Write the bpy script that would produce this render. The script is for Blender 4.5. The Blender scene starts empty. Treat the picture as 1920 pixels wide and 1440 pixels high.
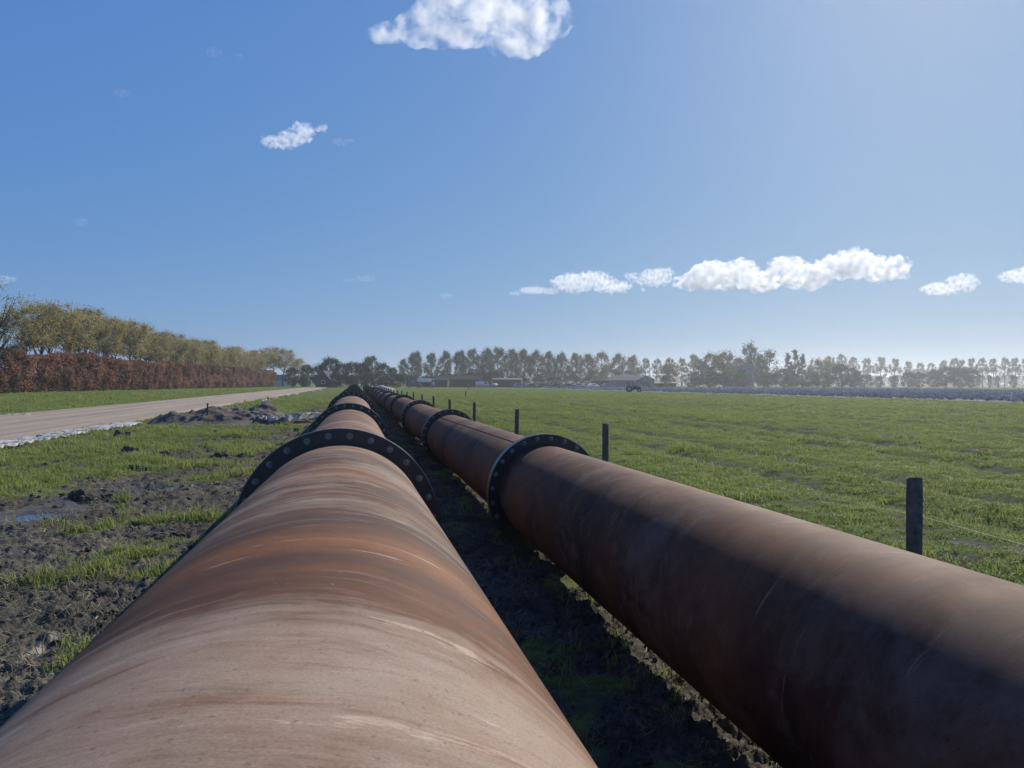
import bpy, bmesh, math, random
import numpy as np
from mathutils import Vector, Matrix

R = math.radians
SC = bpy.context.scene
COL = SC.collection
random.seed(7)
rng = np.random.default_rng(7)

# ------------------------------------------------------------------ camera
FPX = 1440.0                      # focal length in pixels of the 1920 px wide photograph
CAM_H = 1.44
YAW = math.atan(293 / FPX)        # the pipes run along +Y, the camera looks this far to the right of them
CY, SY = math.cos(YAW), math.sin(YAW)
ROLL = 0.0035
cam_d = bpy.data.cameras.new('camera')
cam_d.sensor_width = 36; cam_d.lens = 27.0
cam_d.clip_start = 0.05; cam_d.clip_end = 30000
cam = bpy.data.objects.new('camera', cam_d); COL.objects.link(cam)
cam.matrix_world = (Matrix.Translation((0, 0, CAM_H)) @ Matrix.Rotation(-YAW, 4, 'Z')
                    @ Matrix.Rotation(R(90 - 0.055), 4, 'X') @ Matrix.Rotation(ROLL, 4, 'Z'))
SC.camera = cam

# ------------------------------------------------------------------ sky, sun, exposure
SUN_EL, SUN_AZ = R(31.5), R(41.0)          # azimuth clockwise from +Y
w = bpy.data.worlds.new('World'); SC.world = w; w.use_nodes = True
nt = w.node_tree; nt.nodes.clear()
sky = nt.nodes.new('ShaderNodeTexSky'); sky.sky_type = 'NISHITA'; sky.sun_disc = False
sky.sun_elevation = SUN_EL; sky.sun_rotation = SUN_AZ
sky.altitude = 0; sky.air_density = 0.9; sky.dust_density = 0.38; sky.ozone_density = 6.0
# the phone's tone mapping of the sky, channel by channel: gain * value ** power
sep = nt.nodes.new('ShaderNodeSeparateColor'); comb = nt.nodes.new('ShaderNodeCombineColor')
for ch, (pw, gain) in enumerate(((0.66, 0.89), (0.45, 1.72), (0.10, 5.15))):
    p_ = nt.nodes.new('ShaderNodeMath'); p_.operation = 'POWER'; p_.inputs[1].default_value = pw
    g_ = nt.nodes.new('ShaderNodeMath'); g_.operation = 'MULTIPLY'; g_.inputs[1].default_value = gain
    nt.links.new(sep.outputs[ch], p_.inputs[0]); nt.links.new(p_.outputs[0], g_.inputs[0]); nt.links.new(g_.outputs[0], comb.inputs[ch])
bg = nt.nodes.new('ShaderNodeBackground'); bg.inputs[1].default_value = 0.080
wo = nt.nodes.new('ShaderNodeOutputWorld')
nt.links.new(sky.outputs[0], sep.inputs[0]); nt.links.new(comb.outputs[0], bg.inputs[0]); nt.links.new(bg.outputs[0], wo.inputs[0])
sun_d = bpy.data.lights.new('sun', 'SUN'); sun_d.energy = 5.0; sun_d.angle = R(0.55); sun_d.color = (1.0, 0.93, 0.82)
sun = bpy.data.objects.new('sun', sun_d); COL.objects.link(sun)
SDIR = Vector((math.sin(SUN_AZ) * math.cos(SUN_EL), math.cos(SUN_AZ) * math.cos(SUN_EL), math.sin(SUN_EL)))
sun.rotation_euler = SDIR.to_track_quat('Z', 'Y').to_euler()
SC.view_settings.view_transform = 'Standard'; SC.view_settings.look = 'None'
SC.view_settings.exposure = 0.25; SC.view_settings.gamma = 1.0
SC.render.engine = 'CYCLES'
cy = SC.cycles
cy.use_denoising = True
cy.max_bounces = 10; cy.diffuse_bounces = 3; cy.glossy_bounces = 3; cy.transmission_bounces = 3; cy.transparent_max_bounces = 6
cy.volume_bounces = 8
cy.volume_step_rate = 1.0; cy.volume_max_steps = 128
cy.sample_clamp_indirect = 6.0

# ------------------------------------------------------------------ helpers
def tag(o, label=None, cat=None, group=None, kind=None):
    if label: o['label'] = label
    if cat: o['category'] = cat
    if group: o['group'] = group
    if kind: o['kind'] = kind
    return o

def link(name, me, mat=None, parent=None, loc=(0, 0, 0), rot=(0, 0, 0), scale=(1, 1, 1)):
    o = bpy.data.objects.new(name, me); COL.objects.link(o)
    if mat is not None and me is not None and len(me.materials) == 0: me.materials.append(mat)
    o.location = loc; o.rotation_euler = rot; o.scale = scale
    if parent is not None: o.parent = parent
    return o

def empty(name, loc=(0, 0, 0), rz=0.0, scale=1.0):
    o = bpy.data.objects.new(name, None); COL.objects.link(o)
    o.location = loc; o.rotation_euler = (0, 0, rz); o.scale = (scale,) * 3
    o.empty_display_size = 0.1
    return o

def mesh(name, V, F, smooth=False):
    me = bpy.data.meshes.new(name)
    me.from_pydata([tuple(v) for v in V], [], [tuple(f) for f in F]); me.update()
    if smooth: me.shade_smooth()
    return me

def mesh_np(name, V, F, smooth=False):
    """V (n,3) float array, F (m,k) int array, all faces the same size"""
    V = np.asarray(V, np.float32); F = np.asarray(F, np.int32)
    me = bpy.data.meshes.new(name)
    n, m, k = len(V), len(F), F.shape[1]
    me.vertices.add(n); me.vertices.foreach_set('co', V.ravel())
    me.loops.add(m * k); me.loops.foreach_set('vertex_index', F.ravel())
    me.polygons.add(m); me.polygons.foreach_set('loop_start', np.arange(0, m * k, k, dtype=np.int32))
    me.update(calc_edges=True); me.validate()
    if smooth: me.shade_smooth()
    return me

def bm_mesh(name, bm, smooth=False):
    me = bpy.data.meshes.new(name); bm.to_mesh(me); bm.free()
    if smooth: me.shade_smooth()
    return me

def add_box(bm, c, s, rot=None, bevel=0.0):
    m = Matrix.Translation(c) @ (rot.to_4x4() if rot else Matrix.Identity(4)) @ Matrix.Diagonal((s[0], s[1], s[2], 1))
    r = bmesh.ops.create_cube(bm, size=1.0, matrix=m)
    if bevel:
        es = list({e for v in r['verts'] for e in v.link_edges})
        bmesh.ops.bevel(bm, geom=es, offset=bevel, segments=1, affect='EDGES')

def add_tube(bm, pts, radii, n=8, cap=True):
    pts = [Vector(p) for p in pts]; rings = []
    up = Vector((0, 0, 1))
    for i, p in enumerate(pts):
        d = (pts[min(i + 1, len(pts) - 1)] - pts[max(i - 1, 0)]).normalized()
        a = d.cross(up)
        if a.length < 1e-3: a = d.cross(Vector((1, 0, 0)))
        a.normalize(); b = d.cross(a).normalized()
        rr = radii[i] if hasattr(radii, '__len__') else radii
        rings.append([bm.verts.new(p + a * (math.cos(t) * rr) + b * (math.sin(t) * rr)) for t in [2 * math.pi * k / n for k in range(n)]])
    for r0, r1 in zip(rings, rings[1:]):
        for k in range(n):
            bm.faces.new((r0[k], r0[(k + 1) % n], r1[(k + 1) % n], r1[k]))
    if cap:
        bm.faces.new(rings[0][::-1]); bm.faces.new(rings[-1])

def add_prism(bm, poly, y0, y1, bevel=0.0):
    """polygon in (x,z) extruded along y"""
    a = [bm.verts.new((x, y0, z)) for x, z in poly]; b = [bm.verts.new((x, y1, z)) for x, z in poly]
    n = len(poly)
    fs = [bm.faces.new(a), bm.faces.new(b[::-1])]
    for k in range(n): fs.append(bm.faces.new((a[k], b[k], b[(k + 1) % n], a[(k + 1) % n])))
    if bevel: bmesh.ops.bevel(bm, geom=list({e for f in fs for e in f.edges}), offset=bevel, segments=2, affect='EDGES')
    bmesh.ops.recalc_face_normals(bm, faces=bm.faces)

# pixel of the photograph (1920x1440) -> world
def hor(px): return 717.5 + (px - 667) * ROLL
def c2w(r, f): return (r * CY + f * SY, f * CY - r * SY)
def at_depth(px, D): return c2w((px - 960) / FPX * D, D)                       # ground position in column px at depth D
def at_ground(px, py): return at_depth(px, CAM_H * FPX / (py - hor(px)))
def z_at(px, py, D): return CAM_H - (py - hor(px)) * D / FPX

ORD = ['first', 'second', 'third', 'fourth', 'fifth', 'sixth', 'seventh', 'eighth', 'ninth', 'tenth', 'eleventh', 'twelfth', 'thirteenth',
       'fourteenth', 'fifteenth', 'sixteenth', 'seventeenth', 'eighteenth', 'nineteenth', 'twentieth']
_T = {20: 'twenty', 30: 'thirty', 40: 'forty', 50: 'fifty'}
def ordinal(i):
    if i < 20: return ORD[i]
    n = i + 1; t = n // 10 * 10
    if n % 10 == 0: return {30: 'thirtieth', 40: 'fortieth', 50: 'fiftieth', 60: 'sixtieth'}[n]
    return _T[t] + '-' + ORD[n % 10 - 1]

# ---- numpy gradient noise
_perm = np.random.default_rng(3).permutation(256); _perm = np.concatenate([_perm, _perm, _perm])
_g = np.random.default_rng(4).uniform(0, 2 * np.pi, 256); _gx, _gy = np.cos(_g), np.sin(_g)
def perlin(x, y):
    xi, yi = np.floor(x).astype(np.int64), np.floor(y).astype(np.int64)
    xf, yf = x - xi, y - yi
    u, v = xf * xf * xf * (xf * (xf * 6 - 15) + 10), yf * yf * yf * (yf * (yf * 6 - 15) + 10)
    def gr(ix, iy, dx, dy):
        h = _perm[_perm[ix & 255] + (iy & 255)]
        return _gx[h] * dx + _gy[h] * dy
    a = gr(xi, yi, xf, yf); b = gr(xi + 1, yi, xf - 1, yf); c = gr(xi, yi + 1, xf, yf - 1); d = gr(xi + 1, yi + 1, xf - 1, yf - 1)
    return 1.4 * ((a * (1 - u) + b * u) * (1 - v) + (c * (1 - u) + d * u) * v)
def fbm(x, y, s, oct=4, gain=0.5):
    t = 0; amp = 1.0; tot = 0
    for k in range(oct):
        t = t + amp * perlin(x / s + 17.3 * k, y / s - 9.1 * k); tot += amp; amp *= gain; s *= 0.5
    return t / tot
def sstep(a, b, x):
    t = np.clip((x - a) / (b - a), 0, 1); return t * t * (3 - 2 * t)

# ------------------------------------------------------------------ materials
class NM:
    def __init__(s, name):
        s.m = bpy.data.materials.new(name); s.m.use_nodes = True
        s.t = s.m.node_tree; s.b = s.t.nodes['Principled BSDF']; s.out = s.t.nodes['Material Output']
    def n(s, typ, **kw):
        nd = s.t.nodes.new(typ)
        for k, v in kw.items(): setattr(nd, k, v)
        return nd
    def l(s, a, b): s.t.links.new(a, b)
    def noise(s, vec, scale, detail=4, rough=0.55, dist=0.0):
        nd = s.n('ShaderNodeTexNoise'); nd.inputs['Scale'].default_value = scale; nd.inputs['Detail'].default_value = detail
        nd.inputs['Roughness'].default_value = rough; nd.inputs['Distortion'].default_value = dist
        if vec is not None: s.l(vec, nd.inputs['Vector'])
        return nd.outputs['Fac']
    def ramp(s, fac, stops):
        nd = s.n('ShaderNodeValToRGB'); cr = nd.color_ramp
        while len(cr.elements) < len(stops): cr.elements.new(0.5)
        for e, (p, c) in zip(cr.elements, stops):
            e.position = p; e.color = (c, c, c, 1) if not hasattr(c, '__len__') else (*c, 1)
        s.l(fac, nd.inputs[0]); return nd.outputs[0]
    def mix(s, fac, a, b, mode='MIX'):
        nd = s.n('ShaderNodeMixRGB', blend_type=mode)
        for i, v in ((0, fac), (1, a), (2, b)):
            if hasattr(v, 'links'): s.l(v, nd.inputs[i])
            else: nd.inputs[i].default_value = v if not hasattr(v, '__len__') else (*v, 1)
        return nd.outputs[0]
    def math(s, op, a, b=None):
        nd = s.n('ShaderNodeMath', operation=op)
        for i, v in ((0, a), (1, b)):
            if v is None: continue
            if hasattr(v, 'links'): s.l(v, nd.inputs[i])
            else: nd.inputs[i].default_value = v
        return nd.outputs[0]
    def bump(s, h, strength=0.3, dist=0.02):
        nd = s.n('ShaderNodeBump'); nd.inputs['Strength'].default_value = strength; nd.inputs['Distance'].default_value = dist
        s.l(h, nd.inputs['Height']); s.l(nd.outputs[0], s.b.inputs['Normal'])
    def set(s, **kw):
        for k, v in kw.items():
            i = s.b.inputs[k.replace('_', ' ')]
            if hasattr(v, 'links'): s.l(v, i)
            else: i.default_value = v if not hasattr(v, '__len__') else (*v, 1)
        return s.m
    def pos(s): return s.n('ShaderNodeNewGeometry').outputs['Position']
    def obj(s): return s.n('ShaderNodeTexCoord').outputs['Object']
    def rand(s): return s.n('ShaderNodeObjectInfo').outputs['Random']
    def attr(s, name):
        nd = s.n('ShaderNodeAttribute'); nd.attribute_name = name; return nd
    def mapping(s, vec, scale=(1, 1, 1), loc=None):
        nd = s.n('ShaderNodeMapping'); nd.inputs['Scale'].default_value = scale
        s.l(vec, nd.inputs[0])
        if loc is not None: s.l(loc, nd.inputs[1])
        return nd.outputs[0]

def plain(name, col, rough=0.7, metal=0.0, var=0.25, scale=6.0, spec=0.3):
    k = NM(name)
    f = k.noise(k.obj(), scale, 5, 0.6)
    c = k.mix(k.ramp(f, [(0.3, 0.0), (0.7, 1.0)]), tuple(x * (1 - var) for x in col), tuple(min(1, x * (1 + var)) for x in col))
    k.b.inputs['Specular IOR Level'].default_value = spec
    return k.set(Base_Color=c, Roughness=rough, Metallic=metal)

def foliage(name, cols, trans=0.35, rough=0.75):
    """leaf material: colour varies from leaf to leaf and from plant to plant"""
    k = NM(name)
    a = k.attr('leafrand').outputs['Fac']
    c = k.ramp(a, [(i / max(1, len(cols) - 1), c) for i, c in enumerate(cols)])
    r = k.rand()
    c = k.mix(k.math('MULTIPLY', r, 0.45), c, k.mix(0.5, c, cols[0]), 'MIX')
    k.set(Base_Color=c, Roughness=rough); k.b.inputs['Specular IOR Level'].default_value = 0.12
    tr = k.n('ShaderNodeBsdfTranslucent'); k.l(c, tr.inputs[0])
    mx = k.n('ShaderNodeMixShader'); mx.inputs[0].default_value = trans
    k.l(k.b.outputs[0], mx.inputs[1]); k.l(tr.outputs[0], mx.inputs[2]); k.l(mx.outputs[0], k.out.inputs['Surface'])
    return k.m

def rust(name, base, mid, dust, grey, dustiness, vdust=None, streaky=True):
    """weathered rolled steel: soft bands and short scuffs that run round the pipe; UV in metres (u round, v along)"""
    k = NM(name)
    uv = k.n('ShaderNodeUVMap').outputs[0]
    r = k.rand()
    off = k.n('ShaderNodeCombineXYZ'); k.l(k.math('MULTIPLY', r, 31.0), off.inputs[0]); k.l(k.math('MULTIPLY', r, 57.0), off.inputs[1])
    warp = k.n('ShaderNodeTexNoise'); warp.inputs['Scale'].default_value = 1.3; warp.inputs['Detail'].default_value = 3; k.l(uv, warp.inputs['Vector'])
    wv = k.n('ShaderNodeVectorMath', operation='MULTIPLY_ADD'); k.l(warp.outputs['Color'], wv.inputs[0]); wv.inputs[1].default_value = (0.7, 0.34, 0); k.l(uv, wv.inputs[2])
    wuv = wv.outputs[0]
    def st(sx, sy, det=4, rough=0.55, dist=0.0): return k.noise(k.mapping(wuv, (sx, sy, 1), off.outputs[0]), 1.0, det, rough, dist)
    lo, hi = (1.0, 1.0) if streaky else (2.4, 0.30)
    bands = st(0.45, 1.5 if streaky else 0.6, 6, 0.6)  # wide soft bands
    streak = st(1.5 * lo, 9.0 * hi, 8, 0.68)           # ragged scuffs round the pipe
    short = st(4.5 * lo, 26.0 * hi, 6, 0.68)           # flakes
    fine = st(16.0 * lo, 90.0 * hi, 4, 0.65)
    blot = st(1.1, 1.7 if streaky else 1.2, 10, 0.70)
    grain = k.noise(uv, 240.0, 3, 0.6)
    patch = k.noise(uv, 11.0, 8, 0.72)
    c = k.mix(k.ramp(bands, [(0.40, 0.0), (0.60, 1.0)]), base, mid)
    c = k.mix(k.math('MULTIPLY', k.ramp(blot, [(0.50, 0.0), (0.62, 1.0)]), 0.5), c, grey)
    dsum = k.math('ADD', k.math('MULTIPLY', blot, 0.50), k.math('ADD', k.math('MULTIPLY', streak, 0.28), k.math('MULTIPLY', short, 0.22)))
    if vdust is not None:                              # where along this section the dried mud lies
        sep = k.n('ShaderNodeSeparateXYZ'); k.l(wuv, sep.inputs[0])
        dsum = k.math('ADD', dsum, k.ramp(k.math('DIVIDE', sep.outputs[1], 6.0), vdust))
        dsum = k.math('SUBTRACT', dsum, 0.5)
    d = k.ramp(dsum, [(0.495 - 0.05 * dustiness, 0.0), (0.555 - 0.02 * dustiness, 0.6), (0.62, 1.0)])
    dcol = k.mix(k.ramp(patch, [(0.4, 0.0), (0.62, 1.0)]), dust, tuple(0.75 * x + 0.05 for x in dust))
    c = k.mix(k.math('MULTIPLY', d, 0.30 + 0.55 * dustiness), c, dcol)
    if streaky: c = k.mix(k.math('MULTIPLY', k.ramp(short, [(0.36, 1.0), (0.45, 0.0)]), 0.25), c, tuple(x * 0.65 for x in mid))
    flk = st(2.6, 16.0, 7, 0.72)
    c = k.mix(k.math('MULTIPLY', k.ramp(flk, [(0.605, 0.0), (0.665, 1.0)]), 0.62 if streaky else 0.42), c, tuple(min(1, x * 1.22) for x in dust))
    pit = k.noise(uv, 70.0, 4, 0.7)
    c = k.mix(k.math('MULTIPLY', k.ramp(pit, [(0.32, 1.0), (0.40, 0.0)]), 0.45), c, tuple(x * 0.6 for x in base))
    c = k.mix(k.math('MULTIPLY', k.ramp(pit, [(0.66, 0.0), (0.74, 1.0)]), 0.35), c, tuple(min(1, x * 1.15) for x in dust))
    c = k.mix(0.35, c, k.ramp(grain, [(0.3, 0.28), (0.7, 0.72)]), 'OVERLAY')
    c = k.mix(0.45, c, k.ramp(patch, [(0.3, 0.28), (0.7, 0.72)]), 'OVERLAY')
    k.b.inputs['Specular IOR Level'].default_value = 0.12
    k.bump(k.math('ADD', k.math('MULTIPLY', short, 0.6), k.math('ADD', k.math('MULTIPLY', fine, 0.25), k.math('MULTIPLY', grain, 0.3))), 0.30, 0.002)
    return k.set(Base_Color=c, Roughness=k.ramp(blot, [(0.3, 0.68), (0.7, 0.86)]))

M = {}
_wide = ((0.066, 0.032, 0.021), (0.165, 0.068, 0.028), (0.370, 0.285, 0.205), (0.100, 0.074, 0.062))
M['pipe_wide'] = rust('rusty_steel_dusty', *_wide, 0.6)
M['pipe_wide_near'] = rust('rusty_steel_muddy', *_wide, 0.75, [(0.0, 0.575), (0.345, 0.575), (0.385, 0.455), (0.50, 0.415), (0.57, 0.455), (0.64, 0.50), (1.0, 0.505)])
M['pipe_slim'] = rust('rusty_steel', (0.036, 0.022, 0.017), (0.150, 0.064, 0.031), (0.245, 0.165, 0.115), (0.058, 0.046, 0.042), 0.15, None, False)
M['flange'] = plain('black_flange_steel', (0.013, 0.012, 0.013), 0.33, 0.0, 0.35, 9.0, 0.7)
M['bolt'] = plain('galvanised_bolt', (0.18, 0.188, 0.20), 0.32, 0.7, 0.3, 60.0, 0.5)
M['weld'] = plain('weld_bead', (0.05, 0.03, 0.024), 0.55, 0.3, 0.3, 40.0)
M['post'] = plain('weathered_post_wood', (0.105, 0.100, 0.088), 0.85, 0, 0.45, 22.0)
M['wire'] = plain('fence_wire', (0.10, 0.10, 0.10), 0.6, 0.3, 0.2, 10)
M['stake'] = plain('stake_wood', (0.12, 0.075, 0.045), 0.8, 0, 0.3, 20)
M['bark'] = plain('bark', (0.055, 0.045, 0.036), 0.9, 0, 0.35, 3.0)
M['bark_pale'] = plain('bark_pale', (0.11, 0.105, 0.095), 0.9, 0, 0.35, 3.0)

def ground_mat():
    k = NM('ground_soil_and_turf')
    p = k.pos()
    g = k.attr('grassy').outputs['Fac']
    big = k.noise(p, 0.22, 4, 0.6); med = k.noise(p, 1.6, 5, 0.65); fine = k.noise(p, 14.0, 5, 0.7); vf = k.noise(p, 70.0, 3, 0.7)
    soil = k.mix(k.ramp(med, [(0.32, 0.0), (0.68, 1.0)]), (0.040, 0.036, 0.030), (0.108, 0.099, 0.081))
    soil = k.mix(k.ramp(fine, [(0.35, 0.0), (0.65, 0.85)]), soil, (0.150, 0.139, 0.113))
    soil = k.mix(0.5, soil, k.ramp(vf, [(0.3, 0.25), (0.7, 0.75)]), 'OVERLAY')
    turf = k.mix(k.ramp(big, [(0.3, 0.0), (0.7, 1.0)]), (0.115, 0.150, 0.046), (0.175, 0.210, 0.074))
    turf = k.mix(k.ramp(fine, [(0.30, 0.8), (0.62, 0.0)]), turf, (0.045, 0.066, 0.020))
    turf = k.mix(k.ramp(med, [(0.62, 0.0), (0.78, 0.7)]), turf, (0.115, 0.118, 0.055))
    soil = k.mix(k.ramp(k.noise(p, 0.9, 4, 0.6), [(0.42, 0.75), (0.58, 0.0)]), soil, k.mix(0.5, soil, (0.020, 0.018, 0.016)))
    c = k.mix(g, soil, turf)
    k.bump(k.math('ADD', fine, k.math('MULTIPLY', vf, 0.5)), 0.5, 0.02)
    wet = k.attr('wet').outputs['Fac']
    k.l(k.math('MULTIPLY', wet, 0.4), k.b.inputs['Specular IOR Level'])
    c = k.mix(wet, c, k.mix(0.55, c, (0.02, 0.017, 0.014)))
    return k.set(Base_Color=c, Roughness=k.ramp(wet, [(0.0, 0.92), (1.0, 0.45)]))
M['ground'] = ground_mat()

def road_mat():
    k = NM('sand_road')
    p = k.pos()
    along = k.noise(k.mapping(p, (2.2, 0.05, 1)), 1.0, 5, 0.6)
    med = k.noise(p, 0.7, 5, 0.65); fine = k.noise(p, 18.0, 5, 0.7)
    c = k.mix(k.ramp(along, [(0.35, 0.0), (0.65, 1.0)]), (0.185, 0.140, 0.096), (0.315, 0.250, 0.176))
    c = k.mix(k.ramp(med, [(0.45, 0.0), (0.75, 0.6)]), c, (0.245, 0.198, 0.144))
    c = k.mix(k.ramp(fine, [(0.3, 0.4), (0.55, 0.0)]), c, (0.14, 0.115, 0.09))
    k.bump(fine, 0.4, 0.02)
    return k.set(Base_Color=c, Roughness=0.95)
M['road'] = road_mat()
M['plough'] = plain('ploughed_clay', (0.320, 0.300, 0.270), 0.9, 0, 0.4, 1.5, 0.0)
M['clod'] = plain('mud_clod', (0.072, 0.062, 0.050), 0.88, 0, 0.45, 25.0, 0.2)
M['heap'] = plain('grey_soil', (0.115, 0.098, 0.078), 0.95, 0, 0.35, 3.0, 0.15)
M['sand'] = plain('pale_sand', (0.42, 0.36, 0.27), 0.95, 0, 0.2, 1.0, 0.1)

def water_mat():
    k = NM('puddle_water'); f = k.noise(k.pos(), 9.0, 3, 0.5)
    k.bump(f, 0.08, 0.01)
    return k.set(Base_Color=(0.03, 0.027, 0.022), Roughness=0.04)
M['water'] = water_mat()

def sheet_mat():
    k = NM('white_geotextile'); f = k.noise(k.obj(), 4.0, 5, 0.65)
    c = k.mix(k.ramp(f, [(0.42, 0.0), (0.68, 1.0)]), (0.74, 0.74, 0.73), (0.36, 0.33, 0.29))
    k.set(Base_Color=c, Roughness=0.6)
    tr = k.n('ShaderNodeBsdfTranslucent'); k.l(c, tr.inputs[0])
    mx = k.n('ShaderNodeMixShader'); mx.inputs[0].default_value = 0.45
    k.l(k.b.outputs[0], mx.inputs[1]); k.l(tr.outputs[0], mx.inputs[2]); k.l(mx.outputs[0], k.out.inputs['Surface'])
    return k.m
M['sheet'] = sheet_mat()

def grass_mat(name, a, b, tip, trans=0.45):
    k = NM(name)
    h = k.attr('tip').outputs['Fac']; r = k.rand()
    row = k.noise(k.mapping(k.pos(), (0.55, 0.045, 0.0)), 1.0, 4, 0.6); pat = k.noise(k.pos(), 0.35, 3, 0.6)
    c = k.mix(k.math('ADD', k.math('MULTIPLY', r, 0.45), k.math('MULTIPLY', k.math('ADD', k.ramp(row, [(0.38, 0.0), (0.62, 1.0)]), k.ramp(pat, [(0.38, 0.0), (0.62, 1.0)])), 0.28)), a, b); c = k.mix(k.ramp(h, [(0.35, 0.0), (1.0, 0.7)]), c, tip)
    k.set(Base_Color=c, Roughness=0.6); k.b.inputs['Specular IOR Level'].default_value = 0.10
    tr = k.n('ShaderNodeBsdfTranslucent'); k.l(c, tr.inputs[0])
    mx = k.n('ShaderNodeMixShader'); mx.inputs[0].default_value = trans
    k.l(k.b.outputs[0], mx.inputs[1]); k.l(tr.outputs[0], mx.inputs[2]); k.l(mx.outputs[0], k.out.inputs['Surface'])
    return k.m
M['grass'] = grass_mat('grass_blade', (0.125, 0.172, 0.036), (0.290, 0.330, 0.090), (0.34, 0.365, 0.135))
M['straw'] = grass_mat('dry_grass', (0.20, 0.17, 0.09), (0.30, 0.27, 0.17), (0.36, 0.33, 0.22), 0.25)

# ------------------------------------------------------------------ ground
ROAD0, ROAD1 = -14.4, -7.75          # the sand road lies between these X
PLOUGH_X = 54.0
PUDDLES = [(-4.0, 8.0, 0.18, 0.50), (-3.45, 9.3, 0.20, 0.26), (-3.20, 10.5, 0.22, 0.34), (-2.78, 11.3, 0.26, 0.16), (-1.62, 4.6, 0.08, 0.11)]

def grass_mask(x, y):
    n = fbm(x, y, 1.5, 4, 0.6) + 0.5 * fbm(x + 40, y, 0.4, 3)
    near_pipe = sstep(-4.4, -1.9, x)                       # churned mud along the pipe
    verge = 0.15 - 0.32 * near_pipe + 0.13 * sstep(9, 14, y) * (1 - 0.5 * near_pipe)
    rut = np.exp(-((x + 3.6 - 0.05 * (y - 8)) / 0.75) ** 2) * sstep(15, 10, y)
    left = sstep(-0.10, 0.22, n + verge - 0.5 * rut)
    past = sstep(-0.46, -0.02, n + 0.25 * fbm(x, y, 9, 2)) * 0.92 + 0.08
    gap = sstep(-0.05, 0.25, n - 0.12)
    brk = sstep(-0.25, 0.15, fbm(x + 3, y + 7, 2.2, 3))
    for tx, sl, wd in ((4.4, 0.01, 0.22), (6.3, 0.02, 0.36), (7.9, 0.02, 0.32), (10.2, 0.05, 0.42), (12.0, 0.05, 0.42), (19.0, 0.08, 0.7), (21.5, 0.08, 0.7)):
        past = past * (1 - 0.85 * brk * np.exp(-((x - tx - sl * y - 0.25 * fbm(x * 0, y, 6.0, 2)) / wd) ** 2))
    m = np.where(x > 2.05, past, np.where(x > -0.9, gap, left))
    road = sstep(ROAD0 - 0.5, ROAD0 + 0.2, x) * sstep(ROAD1 + 0.5, ROAD1 - 0.2, x)
    m = m * (1 - road)
    m = np.where(x < ROAD0, np.maximum(m, 0.93), m)
    far = sstep(60, 110, np.hypot(x, y))
    m = m * (1 - far * (x > ROAD1)) + far * 0.95 * (x > ROAD1)
    m = np.where(x > PLOUGH_X + 1.5, 0.0, m)
    m = np.where(x > 165, 0.97, m)
    return m

def pud(x, y):
    d = np.full(np.shape(x), 9.0)
    wob = 1 + 0.45 * fbm(x, y, 0.5, 3)
    for px_, py_, a, b in PUDDLES:
        d = np.minimum(d, np.hypot((x - px_ - 0.12 * (y - py_)) / a, (y - py_) / b) * wob)
    return d

def height(x, y):
    g = grass_mask(x, y)
    r = np.hypot(x, y)
    fade = sstep(160, 60, r)
    z = 0.05 * fbm(x, y, 2.6, 3)
    mud = (1 - g) * (x < 2.05) * (x > ROAD1)
    c1 = fbm(x, y, 0.42, 5, 0.66); c2 = fbm(x + 5, y + 3, 0.13, 4, 0.68)
    z = z + mud * (0.13 * np.abs(c1) + 0.085 * np.abs(c2) - 0.035) + 0.012 * c2 * g
    z = z + 0.02 * fbm(x, y, 0.7, 3) * g
    # shallow hollow below and between the pipes
    z = z - 0.10 * sstep(0.15, 0.9, x) * sstep(2.6, 1.9, x) - 0.05 * sstep(-1.3, -0.5, x) * sstep(0.9, 0.2, x)
    # wheel ruts in the verge and old tyre tracks in the pasture
    z = z - 0.07 * np.exp(-((x + 3.6 - 0.05 * (y - 8)) / 0.4) ** 2) * sstep(18, 12, y)
    for tx, sl in ((4.4, 0.01), (6.3, 0.02), (7.9, 0.02), (10.2, 0.05), (12.0, 0.05)):
        z = z - 0.08 * np.exp(-((x - tx - sl * y - 0.25 * fbm(x * 0, y, 6.0, 2)) / 0.3) ** 2) * (x > 3)
    road = sstep(ROAD0 - 0.2, ROAD0 + 0.6, x) * sstep(ROAD1 + 0.2, ROAD1 - 0.6, x)
    z = z * (1 - road) - 0.03 * road
    d = pud(x, y)
    q = sstep(0.9, 1.7, d)
    z = np.where(d < 1.75, (-0.085 + 0.045 * np.clip(d - 0.4, 0, 1)) * (1 - q) + np.maximum(z, -0.025) * q, np.where(d < 2.6, np.maximum(z, -0.025), z))
    pl = sstep(PLOUGH_X - 0.5, PLOUGH_X + 0.5, x) * sstep(168, 164, x)
    z = z * fade * (1 - pl) - 0.05 * pl
    return z

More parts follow.
